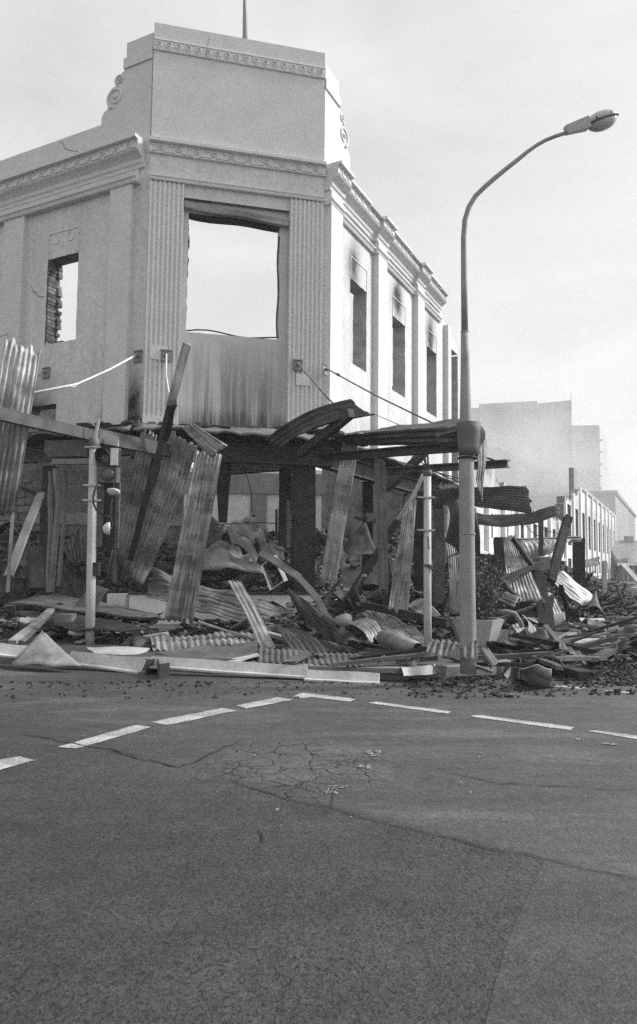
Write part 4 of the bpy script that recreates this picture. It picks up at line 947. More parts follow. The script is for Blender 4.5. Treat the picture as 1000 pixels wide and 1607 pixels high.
sheet('corrugated_sheet', 'pale narrow sheet hanging beside the black column, ragged at its foot', [at(538, 693, 11.0), at(563, 699, 11.0), at(527, 914, 11.2), at(503, 908, 11.2)], 5.5, 'galv_lt', nv=30, bend=-.06, crumple=.05, rag=.08, soot=lambda u, v: .22 * fb(u * 4, v * 9))
sheet('weathered_board', 'pale weathered upright board hanging mid verandah, streaked top to bottom', [at(587, 718, 10.9), at(605, 724, 10.9), at(610, 929, 11.0), at(596, 929, 11.0)], 0, 'wood', cat='board', nv=20, crumple=.01, rag=.04, th=.04)
sheet('corrugated_sheet', 'broad mid grey sheet leaning upright left of the slim pole', [at(637, 778, 10.6), at(655, 768, 10.6), at(640, 966, 10.0), at(609, 957, 10.0)], 7, 'galv', nv=24, bend=.04, crumple=.05, rag=.03)
sheet('bent_strip', 'bright bent strip curving down beside the slim pole', [at(662, 742, 9.9), at(668, 746, 9.9), at(629, 812, 10.1), at(623, 814, 10.1)], 0, 'board', cat='strip', nv=16, bend=.12, crumple=.01, th=.01)
sheet('corrugated_sheet', 'dark curled roof sheet reaching up over the corner column', [at(418, 691, 12.0), at(440, 700, 11.3), at(590, 651, 9.6), at(549, 627, 10.4)], 7, 'galv_dk', nv=24, bend=.14, bendu=-.12, crumple=.03, rag=.03, amp=.014)
timber('charred rafter still fixed under the curled roof sheet', at(470, 712, 11.2), at(552, 648, 9.9), .1, .13, 'steel_dk', 'rafter', 'rafter')
sheet('corrugated_sheet', 'large dark flat sheet jutting right of the lamp, upper of two', [at(676, 792, 10.9), at(676, 771, 11.4), at(828, 763, 9.6), at(836, 806, 8.9)], 9, 'galv_dk', nv=20, bend=.03, crumple=.03, rag=.03, amp=.014)
sheet('corrugated_sheet', 'dark curled sheet jutting right of the lamp, lower of two', [at(738, 822, 10.4), at(738, 803, 10.9), at(875, 791, 10.6), at(878, 808, 9.9)], 7, 'galv_dk', nv=20, bend=-.1, crumple=.05, rag=.04, amp=.014)
sheet('hanging_rag', 'crumpled ragged strip of iron dangling right of the lamp', [at(747, 702, 8.1), at(765, 688, 8.2), at(758, 786, 8.15), at(748, 766, 8.05)], 3, 'galv', cat='scrap', nv=24, crumple=.05, rag=.1)
sheet('corrugated_sheet', 'rippled dark sheet sliding down just left of the lamp', [at(697, 838, 10.3), at(722, 832, 10.3), at(723, 968, 9.7), at(704, 958, 9.7)], 7, 'galv', nv=22, bend=.18, crumple=.05, rag=.03, soot=lambda u, v: .3)
sheet('curled_sheet', 'smooth dark curl of iron above the rippled sheet near the lamp', [at(700, 788, 10.2), at(723, 790, 10.2), at(720, 880, 10.1), at(698, 850, 10.1)], 0, 'galv_dk', nv=16, bend=.25, bendu=.2, crumple=.05)
sheet('curled_sheet', 'small dark curl hanging close on the right of the lamp', [at(741, 795, 9.6), at(747, 797, 9.6), at(754, 872, 9.6), at(742, 865, 9.6)], 2, 'galv_dk', nv=12, bend=.1, crumple=.04)
sheet('corrugated_sheet', 'steep grey sheet standing behind the shrub', [at(790, 844, 13.2), at(809, 841, 13.2), at(852, 944, 12.2), at(797, 946, 12.2)], 9, 'galv', nv=20, crumple=.05, rag=.03)
sheet('corrugated_sheet', 'broad drooping sheet under the far verandah edge', [at(807, 849, 16), at(898, 846, 17), at(866, 868, 16.5), at(830, 882, 15.8)], 14, 'galv', nv=10, bend=.1, crumple=.08, rag=.04)
sheet('verandah_edge', 'dark verandah edge strip still aloft over the street ruins', [at(806, 846, 16), at(806, 852, 16), at(914, 850, 17.5), at(912, 841, 17.5)], 2, 'galv_dk', cat='fascia', nv=16, crumple=.08, rag=.02, th=.03)
sheet('corrugated_sheet', 'large pale sheet sloping down through the street ruins', [at(862, 908, 15.5), at(882, 896, 16), at(937, 938, 16), at(916, 954, 15.2)], 7, 'galv_lt', nv=18, crumple=.06, rag=.03)
sheet('corrugated_sheet', 'short bright sheet lying flat edge on in the far debris', [at(958, 959, 17.2), at(984, 957, 17.4), at(984, 969, 16.2), at(963, 971, 16)], 9, 'galv_lt', nv=6, crumple=.02, amp=.02)
sheet('corrugated_sheet', 'dim sheet lying flat behind the short bright one', [at(938, 957, 18), at(970, 945, 19.5), at(990, 948, 19.2), at(962, 960, 17.6)], 8, 'galv', nv=8, crumple=.05)
sheet('tent_sheet', 'dark sheet folded into a tent over a white board', [at(931, 944, 15.5), at(934, 945, 15.6), at(952, 972, 14.2), at(905, 969, 14.2)], 0, 'galv_dk', nv=10, bendu=.25, crumple=.05)
sheet('flat_panel', 'white panel lying beneath the dark tent shaped sheet', [at(908, 968, 14), at(945, 966, 14.3), at(950, 974, 13.6), at(912, 975, 13.4)], 0, 'board', cat='panel', nv=6, crumple=.02, th=.03)
sheet('flat_panel', 'pale square panel propped against the leaning posts on the right', [at(868, 966, 12.4), at(886, 961, 12.4), at(887, 972, 12.2), at(868, 985, 12.2)], 0, 'conc', cat='panel', nv=6, crumple=.01, th=.03)
sheet('corrugated_sheet', 'scalloped sheet half hidden behind the pale square panel', [at(855, 930, 13), at(868, 932, 13), at(884, 965, 12.6), at(860, 968, 12.6)], 5, 'galv_lt', nv=10, crumple=.05, amp=.02)
sheet('corrugated_sheet', 'small roof shaped sheet beside the shrub', [at(778, 946, 10.8), at(800, 937, 11.2), at(818, 941, 11.2), at(806, 958, 10.5)], 7, 'galv', nv=10, bendu=.1, crumple=.04)
sheet('buckled_panel', 'bright buckled sheet standing on edge right of the planter', [at(820, 963, 11), at(838, 974, 11.2), at(846, 992, 10.9), at(826, 994, 10.6)], 0, 'cloth', cat='panel', nv=10, crumple=.1, bend=.05)
sheet('flat_panel', 'white slatted panel fallen right of the planter', [at(804, 984, 10.3), at(818, 976, 10.5), at(824, 986, 10.2), at(812, 995, 10)], 3, 'board', cat='panel', nv=6, crumple=.02, amp=.02, th=.02)
# heap in front of the corner, right half
sheet('corrugated_sheet', 'grey sheet sloping to the right at the middle of the heap', [at(567, 962, 10.6), at(598, 956, 10.9), at(668, 1000, 9.5), at(620, 1004, 9.2)], 8, 'galv', nv=16, crumple=.05, rag=.03)
sheet('corrugated_sheet', 'torn sheet with a bright broken lip on the heap', [at(546, 980, 10.2), at(572, 968, 10.4), at(606, 1000, 9.5), at(580, 1006, 9.3)], 6, 'galv_lt', nv=12, crumple=.06, rag=.14, bend=.08, soot=lambda u, v: .4 * (1 - v))
sheet('corrugated_sheet', 'flat grey sheet lying in front of the lamp post foot', [at(676, 1005, 8.3), at(752, 1007, 7.5), at(748, 1036, 6.95), at(668, 1026, 7.9)], 8, 'galv', nv=12, crumple=.03, rag=.02)
sheet('corrugated_sheet', 'dim sheet behind the slim pole foot', [at(622, 1006, 9.1), at(664, 1000, 9.3), at(700, 1014, 8.7), at(640, 1022, 8.5)], 8, 'galv', nv=10, crumple=.04)
sheet('corrugated_sheet', 'ribbed sheet lying behind the slim pole above the heap', [at(640, 946, 11), at(662, 938, 11.4), at(692, 968, 10.4), at(664, 972, 10.1)], 8, 'galv', nv=10, crumple=.05)
o = MB(); pts = [at(600, 1000, 9.2), at(625, 1008, 8.9), at(656, 1020, 8.6)]; o.tube(pts, [.09, .1, .085], 12, False); tag(o.build('rolled_sheet', 'galv', solid=.004, recalc=False), 'sheet rolled into a pipe at the front of the heap', 'roll')
o = MB().tube([at(530, 975, 10.1), at(544, 972, 9.7)], [.07, .08], 12); tag(o.build('log_stub', 'conc'), 'pale round stub lying end on at the right plinth foot', 'stub')
sheet('flat_panel', 'light curled flashing lying at the kerb left of the slim pole', [at(626, 1052, 7.9), at(680, 1044, 8.2), at(686, 1056, 7.8), at(634, 1062, 7.6)], 0, 'conc', cat='flashing', nv=10, bend=.05, crumple=.03)
sheet('flat_panel', 'dark bent flashing lying at the kerb right of the slim pole', [at(676, 1040, 8), at(702, 1044, 7.9), at(700, 1056, 7.7), at(684, 1050, 7.8)], 0, 'galv_dk', cat='flashing', nv=8, crumple=.05)
sheet('flat_panel', 'flat grey sheet at the kerb between fascia board and slim pole', [at(585, 1046, 8.3), at(645, 1040, 8.6), at(664, 1056, 7.8), at(592, 1060, 7.7)], 0, 'steel', cat='flashing', nv=8, crumple=.03)
sheet('splinter_board', 'upright curled offcut at the kerb end of the long white fascia', [at(594, 1033, 8.1), at(605, 1028, 8.1), at(603, 1052, 7.9), at(595, 1056, 7.9)], 0, 'steel_lt', cat='offcut', nv=8, bend=.04, crumple=.02)
timber('short light block tilted on the heap beside the slim pole', at(641, 1046, 8.1), at(655, 1030, 8.2), .09, .07, 'wood', 'wood_block', 'block')
timber('long pale channel sloping from the shop rubble over the plinth corner', at(410, 868, 13.0), at(470, 906, 12.1), .12, .06, 'wood', 'fallen_batten', 'batten', up=V((0, -1, .3)))
timber('bent lower length of pale channel over the plinth corner', at(468, 904, 12.1), at(527, 981, 10.6), .1, .06, 'steel_lt', 'fallen_batten', 'batten', up=V((0, -1, .3)), warp=.05)
timber('black roof timber lying right across behind the slim pole', at(572, 950, 10.6), at(704, 978, 9.4), .12, .1, 'char')
timber('charred prop slanting between the hanging board and column', at(547, 940, 12), at(624, 818, 12.2), .15, .1, 'char')
timber('grey diagonal brace crossing behind the slim pole top', at(606, 770, 12), at(666, 710, 11.4), .14, .1, 'steel', 'brace', 'brace')
timber('charred lump of rafter low behind the right plinth corner', at(530, 958, 11.6), at(562, 935, 11.6), .14, .12)
timber('dark stub post under the foot of the pale hanging board', at(605, 930, 11.0), at(606, 955, 11.0), .15, .12, 'steel_dk')
timber('grey post upright behind the slim pole', at(690, 800, 11.6), at(691, 948, 11.4), .16, .16, 'steel', 'shop_post', 'post')
timber('black post upright behind the broad mid grey sheet', at(659, 772, 12.4), at(660, 945, 12.3), .2, .2, 'char', 'shop_post', 'post')
timber('thick black post behind the shrub top', at(783, 846, 14), at(786, 945, 13.6), .2, .2, 'char', 'shop_post', 'post')
timber('grey splintered plank standing tall above the narrow scorched sheet', at(293, 540, 10.6), at(268, 634, 10.7), .13, .03, 'wood', 'splintered_plank', 'plank', up=V((.2, -1, 0)), rag=.12)
timber('dark lower half of the tall plank reaching the footpath', at(270, 630, 10.8), at(206, 880, 11.1), .1, .05, 'steel_dk', 'splintered_plank', 'plank', up=V((.2, -1, 0)), warp=.05)
timber('short black bar beside the tall splintered plank', at(272, 634, 10.6), at(259, 692, 10.9), .09, .06, 'char', 'dark_bar', 'bar')
tag(MB().box(at(271, 633, 10.55), V((1, 0, .1)).normalized(), V((0, 1, 0)), UP, .13, .1, .08, .01).build('joint_bracket', 'steel'), 'bolted joint bracket holding the splintered plank', 'bracket')
# left front: posts, sticks, flats
timber('pale pipe leaning at far left with a flared foot', at(22, 760, 11.2), at(13, 930, 10.7), .05, .05, 'steel_lt', 'pipe', 'pipe', warp=.03)
timber('grey diagonal plank leaning left of the shop post', at(64, 775, 12.8), at(13, 905, 11.2), .13, .06, 'steel_lt', 'leaning_plank', 'plank', up=V((0, -1, .2)))
timber('thin dark bar sagging across behind the left shop post', at(24, 762, 13), at(66, 778, 13), .05, .06, 'steel_dk', 'dark_bar', 'bar')
timber('burnt stump of post below the left shop post', at(56, 860, 12.6), at(57, 925, 12.4), .24, .2, 'char', 'post_stump', 'post')
timber('narrow grey upright just right of the signal pole', at(186, 700, 11.5), at(180, 915, 11.5), .1, .06, 'steel', 'upright_batten', 'batten')
sheet('flat_panel', 'grey bent panel propped on the white plinth right of the signal pole', [at(150, 918, 11.9), at(172, 925, 11.6), at(152, 956, 11.2), at(116, 950, 11.6)], 0, 'steel', cat='panel', nv=8, crumple=.03, bend=.03)
sheet('roof_panel', 'big smooth roof panel lying across the left footpath', [at(90, 934, 13.2), at(236, 962, 12.2), at(258, 974, 11.1), at(14, 947, 12.2)], 0, 'steel', cat='panel', nv=14, crumple=.04, bend=.03, th=.03)
sheet('roof_panel', 'second smooth panel lying low behind the signal pole foot', [at(18, 962, 11.6), at(130, 962, 11.4), at(230, 988, 9.9), at(120, 990, 9.7)], 0, 'steel_dk', cat='panel', nv=10, crumple=.06, th=.02)
timber('light bundle of laths on the left footpath', at(81, 958, 10.9), at(20, 1009, 9.0), .1, .05, 'wood', 'lath_bundle', 'laths', warp=.03)
timber('second lath crossing the light bundle', at(76, 968, 10.6), at(36, 1006, 9.1), .05, .03, 'wood', 'lath_bundle', 'laths')
tag(MB().box(at(102, 972, 10.6), V((1, .1, 0)).normalized(), V((-.1, 1, 0)).normalized(), UP, .24, .2, .15, .02).build('carton', 'cloth'), 'scorched carton on the left footpath', 'carton')
sheet('crumpled_cloth', 'pale crumpled sheeting on the left footpath', [at(28, 960, 11), at(58, 958, 11.2), at(60, 974, 10.6), at(30, 976, 10.4)], 0, 'conc', cat='sheeting', nv=14, crumple=.22, th=.01)
o = MB().ellipsoid(at(121, 993, 9.9), V((.13, 0, 0)), V((0, .1, 0)), UP * .05, 10, 6); tag(o.build('plaster_lump', 'conc'), 'pale plaster lump near the signal pole foot', 'lump')
# white fascia boards along the kerb
def fascia(label, x0, y0, x1, y1, Ya, Yb, h, mat='board', lip=.0, **k):
    a, b = at(x0, y0, Ya), at(x1, y1, Yb); d = (b - a).normalized(); nn = V((d.y, -d.x, 0)).normalized(); tl = (UP * .85 - nn * .5).normalized()
    mb = MB(); mb.bar(a, b, .025, h, tl, 14, 0, .025, x0 * .1, 1, .05)
    mb.bar(a - tl * h / 2 + nn * .05, b - tl * h / 2 + nn * .05, .1, .02, UP, 14, 0, .02, x0 * .1)
    return tag(mb.build('fascia_board', mat), label, 'fascia')
fascia('long white fascia board fallen along the kerb, left of its twin', 236, 1036, 482, 1054, 8.15, 7.85, .12)
fascia('white fascia board along the kerb ending near the slim pole', 480, 1058, 596, 1064, 7.75, 7.65, .1)
fascia('white fascia board running off the left edge of the kerb', -40, 1014, 42, 1022, 8.6, 8.5, .13)
fascia('white fascia board behind the folded sheet, ending by the angle irons', 108, 1030, 226, 1046, 8.5, 8.2, .14)
sheet('flat_panel', 'white flat board lying behind the left fascia', [at(136, 1016, 9.3), at(236, 1018, 9.2), at(212, 1030, 8.7), at(150, 1026, 8.8)], 0, 'board', cat='panel', nv=6, crumple=.03, th=.015)
sheet('flat_panel', 'dark grey lifted sheet lying on the long white fascia', [at(240, 1022, 8.9), at(404, 1006, 9.3), at(406, 1030, 8.4), at(326, 1037, 8.2)], 0, 'steel', cat='panel', nv=12, crumple=.03, bend=-.04)
sheet('flat_panel', 'pale strip of flat iron peeling from under the dark lifted sheet', [at(330, 1038, 8.25), at(404, 1026, 8.6), at(408, 1031, 8.3), at(352, 1042, 8.1)], 0, 'board', cat='flashing', nv=6, crumple=.02)
sheet('corrugated_sheet', 'corrugated sheet lying flat with scalloped edge behind the long fascia', [at(402, 992, 10.), at(236, 1001, 9.8), at(240, 1020, 9.), at(404, 1012, 9.2)], 16, 'galv', nv=6, crumple=.05, amp=.013)
sheet('corrugated_sheet', 'flat corrugated sheet under the end of the pale narrow strip', [at(406, 1018, 8.9), at(566, 1029, 8.5), at(574, 1048, 7.9), at(404, 1040, 8.15)], 17, 'steel', nv=6, crumple=.03, amp=.015)
# folded triangular sheet at the left kerb
mb = MB(); vs, fs, uv = [], [], []
pk, fl, frr, bkk = at(66, 990, 8.75), at(18, 1042, 8.25), at(128, 1046, 8.1), at(96, 1012, 9.3)
for j in range(11):
    for i in range(13):
        u, v = i / 12, j / 10; p = pk.lerp(fl.lerp(frr, u), v) + V((0, -1, .1)) * (.16 * math.sin(math.pi * u) * v * (1 - .5 * v)) + V((1, 1, 1)) * .02 * mnoise.noise(V((u * 4, v * 4, 1)))
        vs.append(p); uv.append((u, v))
for j in range(10):
    for i in range(12): a = j * 13 + i; fs.append((a, a + 1, a + 14, a + 13))
tag(mb.add(vs, fs, uv, smooth=True).build('folded_sheet', 'cloth', solid=.005, recalc=False), 'scorched sheet folded up into a triangle at the left kerb', 'panel')
# steel angle offcuts at the kerb
mb = MB(); c = onz(246, 1064, 0)
for (x0, y0, x1, y1) in ((229, 1060, 246, 1055), (246, 1055, 248, 1066), (248, 1066, 266, 1063)):
    a, b = onz(x0, y0, 0), onz(x1, y1, 0); dd = (b - a).normalized(); mb.prism([a, b, b + UP * .155, a + UP * .155], V((-dd.y, dd.x, 0)) * .012)
tag(mb.build('angle_iron', 'steel_dk'), 'dark folded steel angle standing on the road at the kerb', 'angle iron')
# right foreground
sheet('crushed_duct', 'crushed pale duct lying at the kerb right of the lamp', [onz(818, 1044, .26), onz(812, 1062, .02), onz(864, 1070, .01), onz(866, 1052, .2)], 0, 'galv', cat='duct', nv=18, bendu=.1, crumple=.1, rag=.08, th=.008)
sheet('black_flap', 'black crumpled flap at the mouth of the crushed duct', [at(816, 1030, 8.3), at(806, 1036, 8.4), at(790, 1058, 8.0), at(812, 1062, 7.8)], 0, 'galv_dk', cat='scrap', nv=10, bendu=-.1, crumple=.04)
sheet('steel_trough', 'steel trough lying on its side in front of the planter', [at(753, 1020, 7.9), at(766, 1016, 8.1), at(782, 1040, 7.8), at(770, 1050, 7.6)], 1, 'steel', cat='trough', nv=8, amp=.03, crumple=.02, th=.008)
timber('grey plank in front of the lamp sheet edge', at(696, 1030, 7.7), at(774, 1055, 7.4), .07, .03, 'steel', 'plank', 'plank')
tag(MB().prism([onz(721, 1058, 0), onz(744, 1058, 0), onz(744, 1058, 0) + UP * .08, onz(736, 1058, 0) + UP * .13, onz(722, 1058, 0) + UP * .13], (0, .2, 0)).build('concrete_block', 'conc'), 'pale concrete block at the kerb before the lamp foot', 'block')
timber('thick black charred beam on the road, nearer of the pair', at(822, 1034, 9.0), at(918, 1063, 7.9), .15, .13, 'char', 'charred_beam')
timber('thick black charred beam on the road, farther of the pair', at(862, 1046, 8.7), at(936, 1061, 8.2), .1, .1, 'char', 'charred_beam')
timber('black beam end sticking out under the long steel joist', at(900, 1020, 10.3), at(934, 1042, 9.2), .12, .11, 'char', 'charred_beam')
timber('dark beam lying behind the crushed duct', at(770, 1012, 9.4), at(838, 1048, 8.4), .12, .1, 'char', 'charred_beam')
ib('long steel joist lying on the right roadway rubble', at(898, 1020, 10.6), at(1040, 1018, 10.8), .12, .13, 'steel')
timber('long pale timber rising over the steel joist', at(868, 1024, 10.2), at(956, 998, 11.8), .15, .08, 'wood', 'pale_timber')
timber('second pale timber under the long rising one', at(888, 1022, 10.4), at(962, 1003, 11.6), .1, .08, 'wood', 'pale_timber')
timber('tall charred timber leaning left over the street ruins', at(892, 812, 15), at(864, 912, 14.2), .16, .14, 'char', up=V((0, -1, 0)), warp=.08)
timber('dark upright verandah post in the street ruins', at(849, 806, 15.5), at(848, 950, 14.4), .1, .1, 'steel_dk', 'verandah_post', 'post')
timber('thick dark post under the far verandah edge', at(909, 845, 18), at(909, 915, 18), .26, .22, 'char', 'verandah_post', 'post')
timber('dark channel slanting up across the steep grey sheet', at(786, 910, 12.3), at(850, 884, 12.8), .1, .07, 'steel_dk', 'channel', 'channel')
timber('dark batten sliding down beside the shrub', at(785, 909, 12.2), at(814, 939, 11.8), .07, .06, 'steel_dk', 'channel', 'channel')
timber('dark rafter leaning down over the steep grey sheet', at(806, 846, 13), at(838, 890, 12.7), .09, .08, 'char', 'rafter', 'rafter')
timber('broad dark plank behind the steep grey sheet', at(822, 902, 12.9), at(852, 948, 12.4), .14, .06, 'char', 'rafter', 'rafter')
tag(MB().tube([at(x, y, 10.2) for x, y in ((776, 961), (796, 960), (808, 963), (816, 975), (826, 996))], .035, 8).build('bent_pipe', 'steel_lt'), 'bent pale pipe beside the shrub planter', 'pipe')
timber('pale post standing at far right of the street', at(949, 880, 20), at(949, 945, 20), .1, .1, 'conc', 'verandah_post', 'post')
timber('pale bent gutter drooping at the far right edge', at(978, 886, 21), at(1004, 915, 20), .16, .06, 'conc', 'gutter', 'gutter')
sheet('corrugated_sheet', 'dark scrap of verandah roof aloft at the right of the street', [at(915, 889, 20), at(915, 878, 21), at(941, 875, 22), at(941, 887, 21)], 7, 'galv_dk', nv=8, crumple=.06)
tag(MB().box(at(855, 884, 13.6), V((1, 0, 0)), V((0, 1, 0)), UP, .2, .12, .26, .02).build('meter_box', 'steel_lt'), 'pale square box on the leaning posts of the street ruins', 'box')
for lab, a, b in (('leaning post left of the pale square panel', (852, 905), (860, 985)), ('second leaning post behind the pale square panel', (866, 935), (866, 990)), ('thin post beside the box of the street ruins', (843, 900), (847, 980))):
    timber(lab, at(*a, 13), at(*b, 12), .1, .08, 'char', 'leaning_post', 'post', warp=.06)
# dangling wires
for lab, pts, Y in (('thin wire dangling inside the corner opening', [(376, 720), (384, 738), (392, 760), (395, 780), (396, 804)], 14.5), ('wire stretched low across the corner opening', [(320, 824), (360, 822), (410, 820), (450, 823)], 14.2),
                    ('sagging wires over the far ruins', [(815, 812), (835, 835), (860, 850), (888, 862)], 17), ('stay wire dropping towards the far verandah', [(818, 808), (850, 830), (876, 838)], 17.5), ('wire rising from the slim pole to the wall', [(660, 724), (672, 735), (700, 748), (726, 758)], 10)):
    tag(MB().tube([at(x, y, Y) for x, y in pts], .009, 5).build('wire', 'steel_dk'), lab, 'wire')

# ------------------------------------------------------------------ inside the gutted shop
sheet('crumpled_sheeting', 'pale crumpled sheeting heaped behind the white plinth', [at(306, 862, 15), at(374, 866, 15.2), at(420, 900, 13.8), at(312, 902, 13.7)], 0, 'cloth', nv=22, cat='sheeting', crumple=.3, bendu=.15)
sheet('curved_tile', 'smooth curved grey panel standing in the shop rubble', [at(371, 853, 14.2), at(382, 843, 14.4), at(406, 874, 14.0), at(401, 887, 13.8)], 0, 'steel_lt', cat='panel', nv=10, bend=.08, bendu=.05, crumple=.01, th=.02)
o = MB(); cc = [at(409, 888, 13.3), at(428, 872, 13.5), at(446, 912, 13.0), at(424, 927, 12.8)]; ext = V((.05, .4, .02))
for i in range(4): o.prism([cc[i], cc[(i + 1) % 4], cc[(i + 1) % 4] + ext, cc[i] + ext], (cc[(i + 2) % 4] - cc[i]).normalized() * .02)
tag(o.build('crushed_box', 'cloth'), 'open crushed metal box tipped over the plinth', 'box')
timber('burnt hanging slab of wall lining inside the corner opening', at(353, 712, 13.9), at(349, 820, 13.8), .3, .16, 'char', 'hanging_slab', 'lining', taper=.5)
timber('grey steel stanchion inside the corner opening', at(449, 715, 16), at(446, 858, 15.8), .26, .2, 'steel_dk', 'stanchion', 'post')
timber('pale pipe against the grey steel stanchion', at(453, 785, 15.6), at(452, 860, 15.5), .07, .07, 'steel_lt', 'pipe', 'pipe')
tag(MB().tube([at(x, y, 17) for x, y in ((434, 835), (434, 800), (443, 800))], .03, 6).build('pipe_rail', 'steel_dk'), 'bent pipe rail left of the grey stanchion', 'rail')
mb = MB()
for y in (817, 834): mb.bar(at(455, y, 18), at(470, y, 18), .05, .05)
for x in (461, 466): mb.bar(at(x, 817, 18), at(x, 850, 18), .04, .04)
tag(mb.build('bed_frame', 'steel_dk'), 'dark iron frame standing in the rubble right of the stanchion', 'frame')
sheet('sloped_sheet', 'dark slab of roofing tilted up behind the hanging pale sheet', [at(540, 850, 15.5), at(574, 824, 16), at(592, 868, 15), at(545, 884, 14.6)], 0, 'steel_dk', nv=12, crumple=.12, cat='roofing sheet')
sheet('flat_panel', 'pale low panel beneath the charred prop', [at(535, 895, 14.4), at(594, 898, 14.4), at(594, 945, 14.2), at(540, 942, 14.2)], 0, 'steel', cat='panel', nv=8, crumple=.02)
tag(MB().box(at(588, 815, 14), V((1, .2, 0)).normalized(), V((-.2, 1, 0)).normalized(), UP, .34, .3, .16, .04).build('crate', 'steel'), 'battered box lodged high beside the pale hanging board', 'box')
timber('dark shelf bar sticking out left of the battered box', at(557, 812, 14), at(590, 818, 14), .2, .05, 'steel_dk', 'shelf', 'shelf')

for lab, qd, w, m in (('dim sheet tilted on the rubble left of the hanging burnt slab', [(322, 812, 16.5), (350, 822, 16), (346, 862, 15), (312, 858, 15.4)], 6, 'galv_dk'), ('grey sheet half buried under the hanging burnt slab', [(352, 822, 17), (398, 812, 17.6), (420, 850, 16), (362, 856, 15.6)], 8, 'galv'),
        ('dark buckled sheet lying right of the curved grey panel', [(400, 846, 16), (438, 850, 16.4), (448, 876, 15), (410, 878, 14.6)], 0, 'galv_dk'), ('bent sheet on the rubble behind the signal pole', [(100, 852, 15), (132, 838, 15.6), (138, 878, 14.6), (106, 888, 14.2)], 6, 'galv_dk'),
        ('scorched sheet leaning against the stone wall at left', [(20, 846, 15.5), (46, 838, 16), (50, 892, 14.6), (14, 896, 14.2)], 6, 'galv_dk'), ('jagged dark sheet on the rubble right of the black column', [(512, 862, 15), (536, 846, 15.6), (552, 886, 14.6), (520, 892, 14.2)], 0, 'steel_dk')):
    sheet('scrap_sheet', lab, [at(*c) for c in qd], w, m, cat='scrap', nv=10, crumple=.16, rag=.12, bend=.05)

# ------------------------------------------------------------------ rubble: mounds of ash and chips
def inside(p):                       # behind the shop fronts
    return (p - WC.P).dot(WC.n) < -.3 and (p - WR.P).dot(WR.n) < -.3 and (p - WL.P).dot(WL.n) < -.3
def mound_z(x, y):
    p = V((x, y, 0)); nz_ = mnoise.fractal(V((x * .55, y * .55, 1)), 1., 2., 5); z = .06
    dR = (p - WR.P).dot(WR.n); sR = (p - WR.P).dot(WR.d); dL = (p - WL.P).dot(WL.n); dC = (p - WC.P).dot(WC.n); sC = (p - WC.P).dot(WC.d)
    if dC < -.25 and dR < -.1 and dL < -.1: return FZ + max(0, .45 + min(1.5, (-dC) * .27) + .42 * nz_)
    if dC >= 0 and -2.2 < sC < CW + 2: z = .1 * math.exp(-max(0, dC - 1.8) ** 2 / 3.2) + .4 * math.exp(-((sC - 3.9) / 1.6) ** 2 - ((dC - 2.4) / 1.3) ** 2)
    if dL >= 0 and sC < .3: z = max(z, .2 * math.exp(-((dL - 1.) / 2.4) ** 2) * min(1, max(0, (2.2 + .4 * (sC + 4))) / 2.2 + .5))
    if dR > -.1 and sR > -1.5: z = max(z, .62 * math.exp(-((dR - .8) / 2.1) ** 2) * min(1, (sR + 1.5) / 2.5) + (.4 * math.exp(-((dR - 2.8) / 2.0) ** 2) if sR > 2 else 0))
    e = min(1, z / .2); return FZ * e + max(-.02, z * (1 + .8 * nz_) - .06 * (1 - e) - .02)
X0, X1, Y0, Y1_, ST = -12.5, 15.5, 7.6, 36., .16
mb = MB(); nx, ny = int((X1 - X0) / ST), int((Y1_ - Y0) / ST); vs, fs = [], []
for j in range(ny + 1):
    for i in range(nx + 1):
        x, y = X0 + i * ST, Y0 + j * ST; z = mound_z(x, y) + .05 * mnoise.noise(V((x * 4, y * 4, 0))) + .03 * mnoise.noise(V((x * 11, y * 11, 0))); vs.append((x, y, z))
for j in range(ny):
    for i in range(nx):
        a = j * (nx + 1) + i; q = (a, a + 1, a + nx + 2, a + nx + 1)
        if max(vs[k][2] for k in q) > .125: fs.append(q)
use = sorted({i for f in fs for i in f}); mpx = {o: k for k, o in enumerate(use)}
tag(MB().add([vs[i] for i in use], [tuple(mpx[i] for i in f) for f in fs]).build('rubble_mound', 'rubble', origin=(0, 0, 0)), kind='stuff')
def scatter(name, mat, n, pick, kmin, kmax, seed, flat=.5, long=1.6):
    rs = random.Random(seed); mb = MB()
    for _ in range(n):
        p = pick(rs)
        if p is None: continue
        k = rs.uniform(kmin, kmax) * (.6 + .8 * rs.random() ** 2)
        q = Matrix.Rotation(rs.uniform(0, 6.28), 3, 'Z') @ Matrix.Rotation(rs.gauss(0, .35), 3, 'X') @ Matrix.Rotation(rs.gauss(0, .35), 3, 'Y')
        w, d, h = k * rs.uniform(.8, long), k * rs.uniform(.5, 1), k * rs.uniform(.25, flat)
        mb.add([p + q @ V((x * w * rs.uniform(.6, 1.1), y * d * rs.uniform(.6, 1.1), z * h)) for z in (-.4, .6) for y in (-.5, .5) for x in (-.5, .5)], [(0, 2, 3, 1), (4, 5, 7, 6), (0, 1, 5, 4), (2, 6, 7, 3), (0, 4, 6, 2), (1, 3, 7, 5)])
    return tag(mb.build(name, mat), kind='stuff')
def on_mound(x0, x1, y0, y1, zmin=.13):
    def f(rs):
        y = y0 + (y1 - y0) * rs.random() ** 1.4; x = rs.uniform(x0, x1); z = mound_z(x, y); return V((x, y, z + .02)) if z > zmin else None
    return f
scatter('rubble_chips', 'chips', 14000, on_mound(-11, 9, 8, 24), .04, .13, 1)
scatter('rubble_chips', 'cinder', 6000, on_mound(-11, 9, 8, 24), .04, .14, 2)
scatter('rubble_chips', 'chips', 9000, on_mound(2, 12, 8, 22), .03, .1, 31); scatter('rubble_chips', 'ash', 3600, on_mound(2, 15, 8.5, 34), .04, .12, 3)
